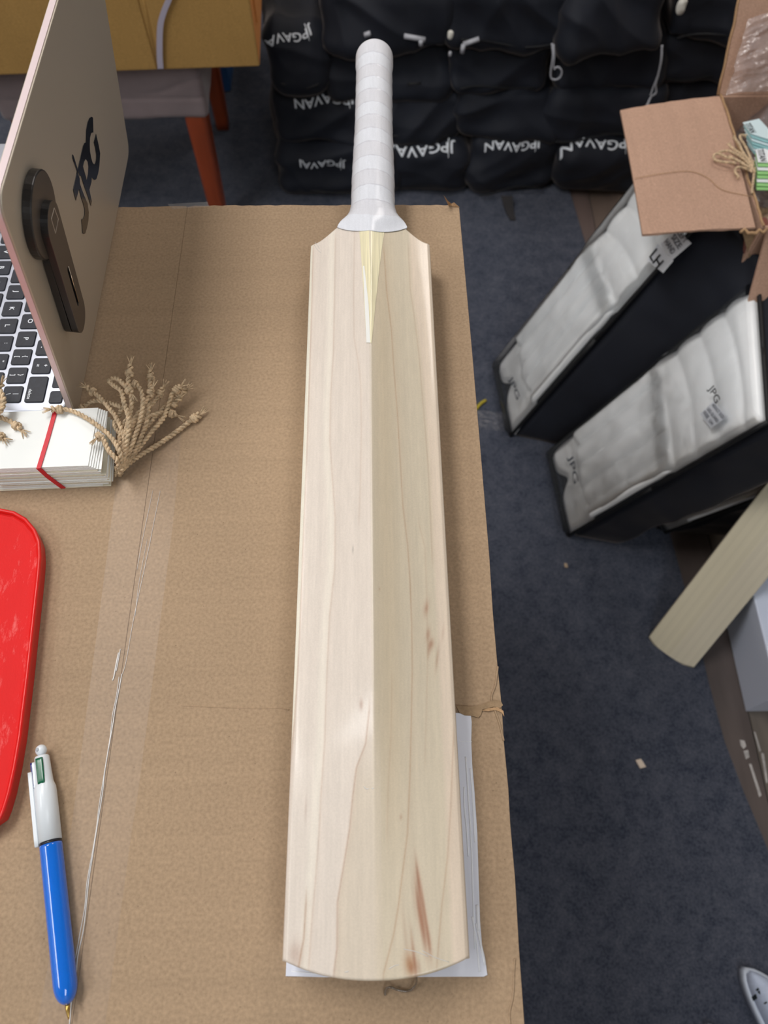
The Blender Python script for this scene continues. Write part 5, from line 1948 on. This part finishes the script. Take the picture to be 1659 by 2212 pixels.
c8_ = [Vector((pc.x - .004 + sx, pc.y + sy - .012 + dz * .5, pc.z + dz)) for dz in (-.05, .05) for sx, sy in ((-.010 - (dz > 0) * .008, -.01), (.012 + (dz > 0) * .004, -.01), (.012 + (dz > 0) * .004, .012), (-.010 - (dz > 0) * .008, .012))]
link('parcel_body', hexblock('parcel_body', c8_, (10, 8, 20), .4, lambda p, t2: .005 * noise.noise(p * 60)), M('reddish_film', (128, 78, 68), .15, coat=.8), rb)

# coloured tag bundles
def tag_bundle(px4, z, n, cardc, edgec, label, text, ta, tb_, group='printed tag bundles in the open carton', spread=(0, 7)):
    t2 = empty('tag_bundle', survey(*px4[0], z)); tag(t2, label, 'tags', group)
    me_ = M('tag_edge', edgec, .6); mw = M('tag_face', cardc, .5)
    for k in range(n):
        zz = z - .0028 * (k + 0)
        pts2 = [survey(a + spread[0] * k, b_ + spread[1] * k, zz)[:2] for a, b_ in px4]
        link('printed_tag', rounded_plate('printed_tag', pts2, zz - .0016, zz, .0003, 1), mw if (k == 0 or k % 3 == 2) else me_, t2, False)
    A2 = survey(*ta, z + .0006); B2 = survey(*tb_, z + .0006)
    m0 = text_mesh(text); xs = [v.co.x for v in m0.vertices]; ys = [v.co.y for v in m0.vertices]
    xx = (B2 - A2); wl_ = xx.length; xx.normalize(); yy = Vector((0, 0, 1)).cross(xx)
    sx = wl_ / (max(xs) - min(xs)); cx = (max(xs) + min(xs)) / 2; cy = (max(ys) + min(ys)) / 2; sy = .011 / (max(ys) - min(ys))
    V_ = [(A2 + B2) / 2 + xx * (v.co.x - cx) * sx + yy * (v.co.y - cy) * sy for v in m0.vertices]
    link('printing', mesh('printing', V_, [tuple(p.vertices) for p in m0.polygons]), m_black_print, t2, False)
    return t2


tag_bundle([(1605, 264), (1640, 256), (1690, 310), (1622, 288)], .625, 7, (206, 226, 232), (150, 198, 202), 'bundle of pale teal edged printed tags, the upper of two in the open carton', 'TITAN', (1614, 266), (1628, 286), spread=(1.5, 7.5))
tag_bundle([(1632, 322), (1700, 318), (1706, 352), (1638, 350)], .615, 8, (232, 236, 240), (150, 206, 132), 'bundle of green edged printed tags, the lower of two in the open carton', 'TITAN', (1642, 322), (1650, 348), spread=(-.5, 8.5))
# twine cluster over the flap
tc_ = empty('jute_twine_knot', survey(1610, 345, OZ + .01)); tag(tc_, 'knotted jute twine ends hanging over the left edge of the open carton', 'twine')
for k, path in enumerate([
    [(1625, 372, .01), (1600, 350, .012), (1570, 340, .010), (1552, 332, .008), (1542, 336, .006), (1546, 346, .006), (1565, 350, .008), (1590, 352, .010)],
    [(1628, 366, .012), (1605, 342, .014), (1580, 328, .012), (1565, 326, .010), (1552, 330, .008)],
    [(1626, 360, .012), (1606, 330, .016), (1596, 310, .018), (1588, 300, .018), (1584, 296, .018)],
    [(1628, 358, .012), (1612, 320, .018), (1600, 300, .020), (1600, 292, .020), (1612, 294, .020)],
    [(1624, 370, .010), (1606, 362, .010), (1592, 362, .008), (1588, 370, .006), (1596, 384, .004)],
    [(1630, 362, .010), (1628, 385, .006), (1626, 400, .004), (1624, 418, .0)],
    [(1632, 372, .010), (1612, 358, .014), (1590, 345, .014), (1575, 338, .012)],
    [(1628, 350, .014), (1600, 332, .014), (1580, 318, .012), (1574, 310, .010)],
]):
    V, Fc = join([twist([survey(a, b_, OZ + dz + .004) for a, b_, dz in path], .0021, .010)])
    link('twine', mesh('twine', V, Fc), m_jute, tc_)

# ---------------------------------------------------------------- small things on the carpet
def chip(px, py, w_, l_, rot, mat, label, name='wood_chip', cat='wood chip'):
    p = survey(px, py, .0065)
    c8_ = []
    R_ = Matrix.Rotation(rot, 3, 'Z')
    for dz in (0, .003):
        for sx, sy in ((-1, -.6), (.7, -1), (1, .6), (-.5, 1)):
            c8_.append(p + R_ @ Vector((sx * w_, sy * l_, dz)))
    o = link(name, hexblock(name, c8_, (4, 4, 2), .5), mat, None)
    tag(o, label, cat)


m_chip = M('pale_wood_chip', (222, 206, 190), .7)
chip(1383, 1650, .007, .0105, .6, m_chip, 'small pale wood chip lying alone on the carpet, lower right')
chip(1222, 1222, .004, .006, .2, M('tan_wood_chip', (170, 150, 126), .7), 'tiny tan wood chip on the carpet between the box and the second bat')
p_ = [survey(a, b_, .010) for a, b_ in ((1028, 884), (1038, 872), (1050, 864))]
V, Fc = tube_mesh('y', catmull(p_, 4), [.004] * 8 + [.003], 6)
tag(link('yellow_ribbon', mesh('yellow_ribbon', V, Fc), M('mustard_ribbon', (172, 156, 40), .6)), 'end of a mustard yellow ribbon beside the box edge', 'ribbon')
V, Fc = [], []
for j in range(13):
    for i in range(13):
        u, v = i / 12, j / 12
        p = survey(1030 + 60 * u, 885 + 40 * v + 8 * u, .008)
        V.append(p + Vector((0, 0, .005 * abs(fbm(Vector((u * 4, v * 4, 2)), 3)))))
for j in range(12):
    for i in range(12):
        a = j * 13 + i; Fc.append((a, a + 1, a + 14, a + 13))
tag(link('film_scrap', mesh('film_scrap', V, Fc), m_tape, None, False), 'thin scrap of clear film on the carpet beside the yellow ribbon', 'film')

# ---------------------------------------------------------------- white sports shoe
def shoe(name, toe_px, heading, label, z_up=.0):
    t_ = empty(name); tp = survey(*toe_px, .045)
    tag(t_, label, 'shoe', 'white sports shoes')
    hd = Vector((math.cos(heading), math.sin(heading), 0)); sd = Vector((-hd.y, hd.x, 0))
    t_.location = (tp.x, tp.y, .006)
    tp = Vector((tp.x, tp.y, .0))
    m_up = M('white_mesh_upper', (196, 208, 232), .55, nscale=200, namt=.05, bump=.3, bscale=500)
    m_sole = M('white_rubber_sole', (206, 216, 232), .4)
    m_blk = M('black_shoe_patch', (20, 34, 38), .5)

    def width(d):
        return .045 * max(0, min(1, d / .115)) ** .54 * (1 - .18 * sstep(.10, .18, d) + .06 * sstep(.18, .26, d)) * math.sqrt(max(0.02, min(1, (.295 - d) / .03)))

    def height(d):
        return .030 + .030 * sstep(0, .11, d) + .045 * sstep(.09, .17, d) + .010 * sstep(.2, .28, d)
    V_, F_ = [], []
    NR_, NS_ = 40, 28
    for i in range(NR_):
        d = .002 + .288 * i / (NR_ - 1)
        w_ = width(d); h = height(d)
        if d < .03: h *= .55 + .45 * d / .03
        for k in range(NS_):
            a = 2 * PI * k / NS_
            cx = math.cos(a); cz = math.sin(a)
            z = .022 + (h * max(0, cz) ** .8 if cz > 0 else -.010 * (-cz))
            V_.append(tp + hd * d + sd * w_ * .95 * cx * (1 - .25 * max(0, cz) * sstep(.09, .17, d)) + Vector((0, 0, z + .006)))
    for i in range(NR_ - 1):
        for k in range(NS_):
            k2 = (k + 1) % NS_
            F_.append((i * NS_ + k, i * NS_ + k2, (i + 1) * NS_ + k2, (i + 1) * NS_ + k))
    F_.append(tuple(range(NS_))); F_.append(tuple((NR_ - 1) * NS_ + k for k in range(NS_)))
    me_ = fix(mesh('upper', V_, F_)); link('upper', me_, m_up, t_)
    out = []
    for i in range(31):
        d = .295 * i / 30; out.append((d - .004, width(max(.0005, d)) * 1.06 + .001))
    poly = [(a, b_) for a, b_ in out] + [(a, -b_) for a, b_ in out[::-1]]
    me2 = rounded_plate('sole', poly, 0, .024, .004, 2)
    for v in me2.vertices:
        q = v.co.copy(); v.co = tp + hd * q.x + sd * q.y + Vector((0, 0, q.z + .006))
    link('sole', fix(me2), m_sole, t_)
    bvh = BVHTree.FromPolygons([v.co for v in me_.vertices], [tuple(p.vertices) for p in me_.polygons])

    def patch(pxs, nm, mat):
        P_ = []
        for a, b_ in pxs:
            h = bvh.ray_cast(CAM, survey(a, b_).normalized())
            if h[0] is None: return
            P_.append(h[0] + h[1] * .0012)
        me3 = mesh(nm, P_ + [p - Vector((0, 0, .0015)) for p in P_], [(0, 1, 2, 3), (7, 6, 5, 4), (0, 4, 5, 1), (1, 5, 6, 2), (2, 6, 7, 3), (3, 7, 4, 0)])
        link(nm, fix(me3), mat, t_, False)
    if name == 'sports_shoe' and toe_px[0] > 1560:
        for q in ([(1621, 2150), (1630, 2142), (1632, 2145), (1623, 2153)], [(1625, 2154), (1634, 2147), (1637, 2156), (1629, 2162)], [(1634, 2138), (1639, 2134), (1641, 2137), (1637, 2141)], [(1638, 2143), (1642, 2140), (1644, 2148), (1641, 2146)], [(1651, 2167), (1657, 2163), (1658, 2166), (1653, 2169)]):
            patch(q, 'black_patch', m_blk)
    # laces
    for k in range(5):
        d = .105 + .018 * k
        pts2 = [tp + hd * d + sd * s * .026 + Vector((0, 0, .030 + height(d) * (1 - .25 * abs(s)) )) for s in (-1, -.5, 0, .5, 1)]
        V2, F2 = tube_mesh('l', catmull(pts2, 3), .0025, 6)
        link('lace', mesh('lace', V2, F2), m_sole, t_)
    # opening
    el = [tp + hd * (.215 + .045 * math.cos(2 * PI * q / 24)) + sd * .028 * math.sin(2 * PI * q / 24) + Vector((0, 0, .118)) for q in range(25)]
    V2, F2 = tube_mesh('c', el, .006, 8)
    link('collar', mesh('collar', V2, F2), m_up, t_)


shoe('sports_shoe', (1622, 2100), math.radians(-55), 'white sports shoe with black patches at the lower right corner')
shoe('sports_shoe', (1548, 2226), math.radians(-70), 'white sports shoe whose toe only just enters the bottom edge')
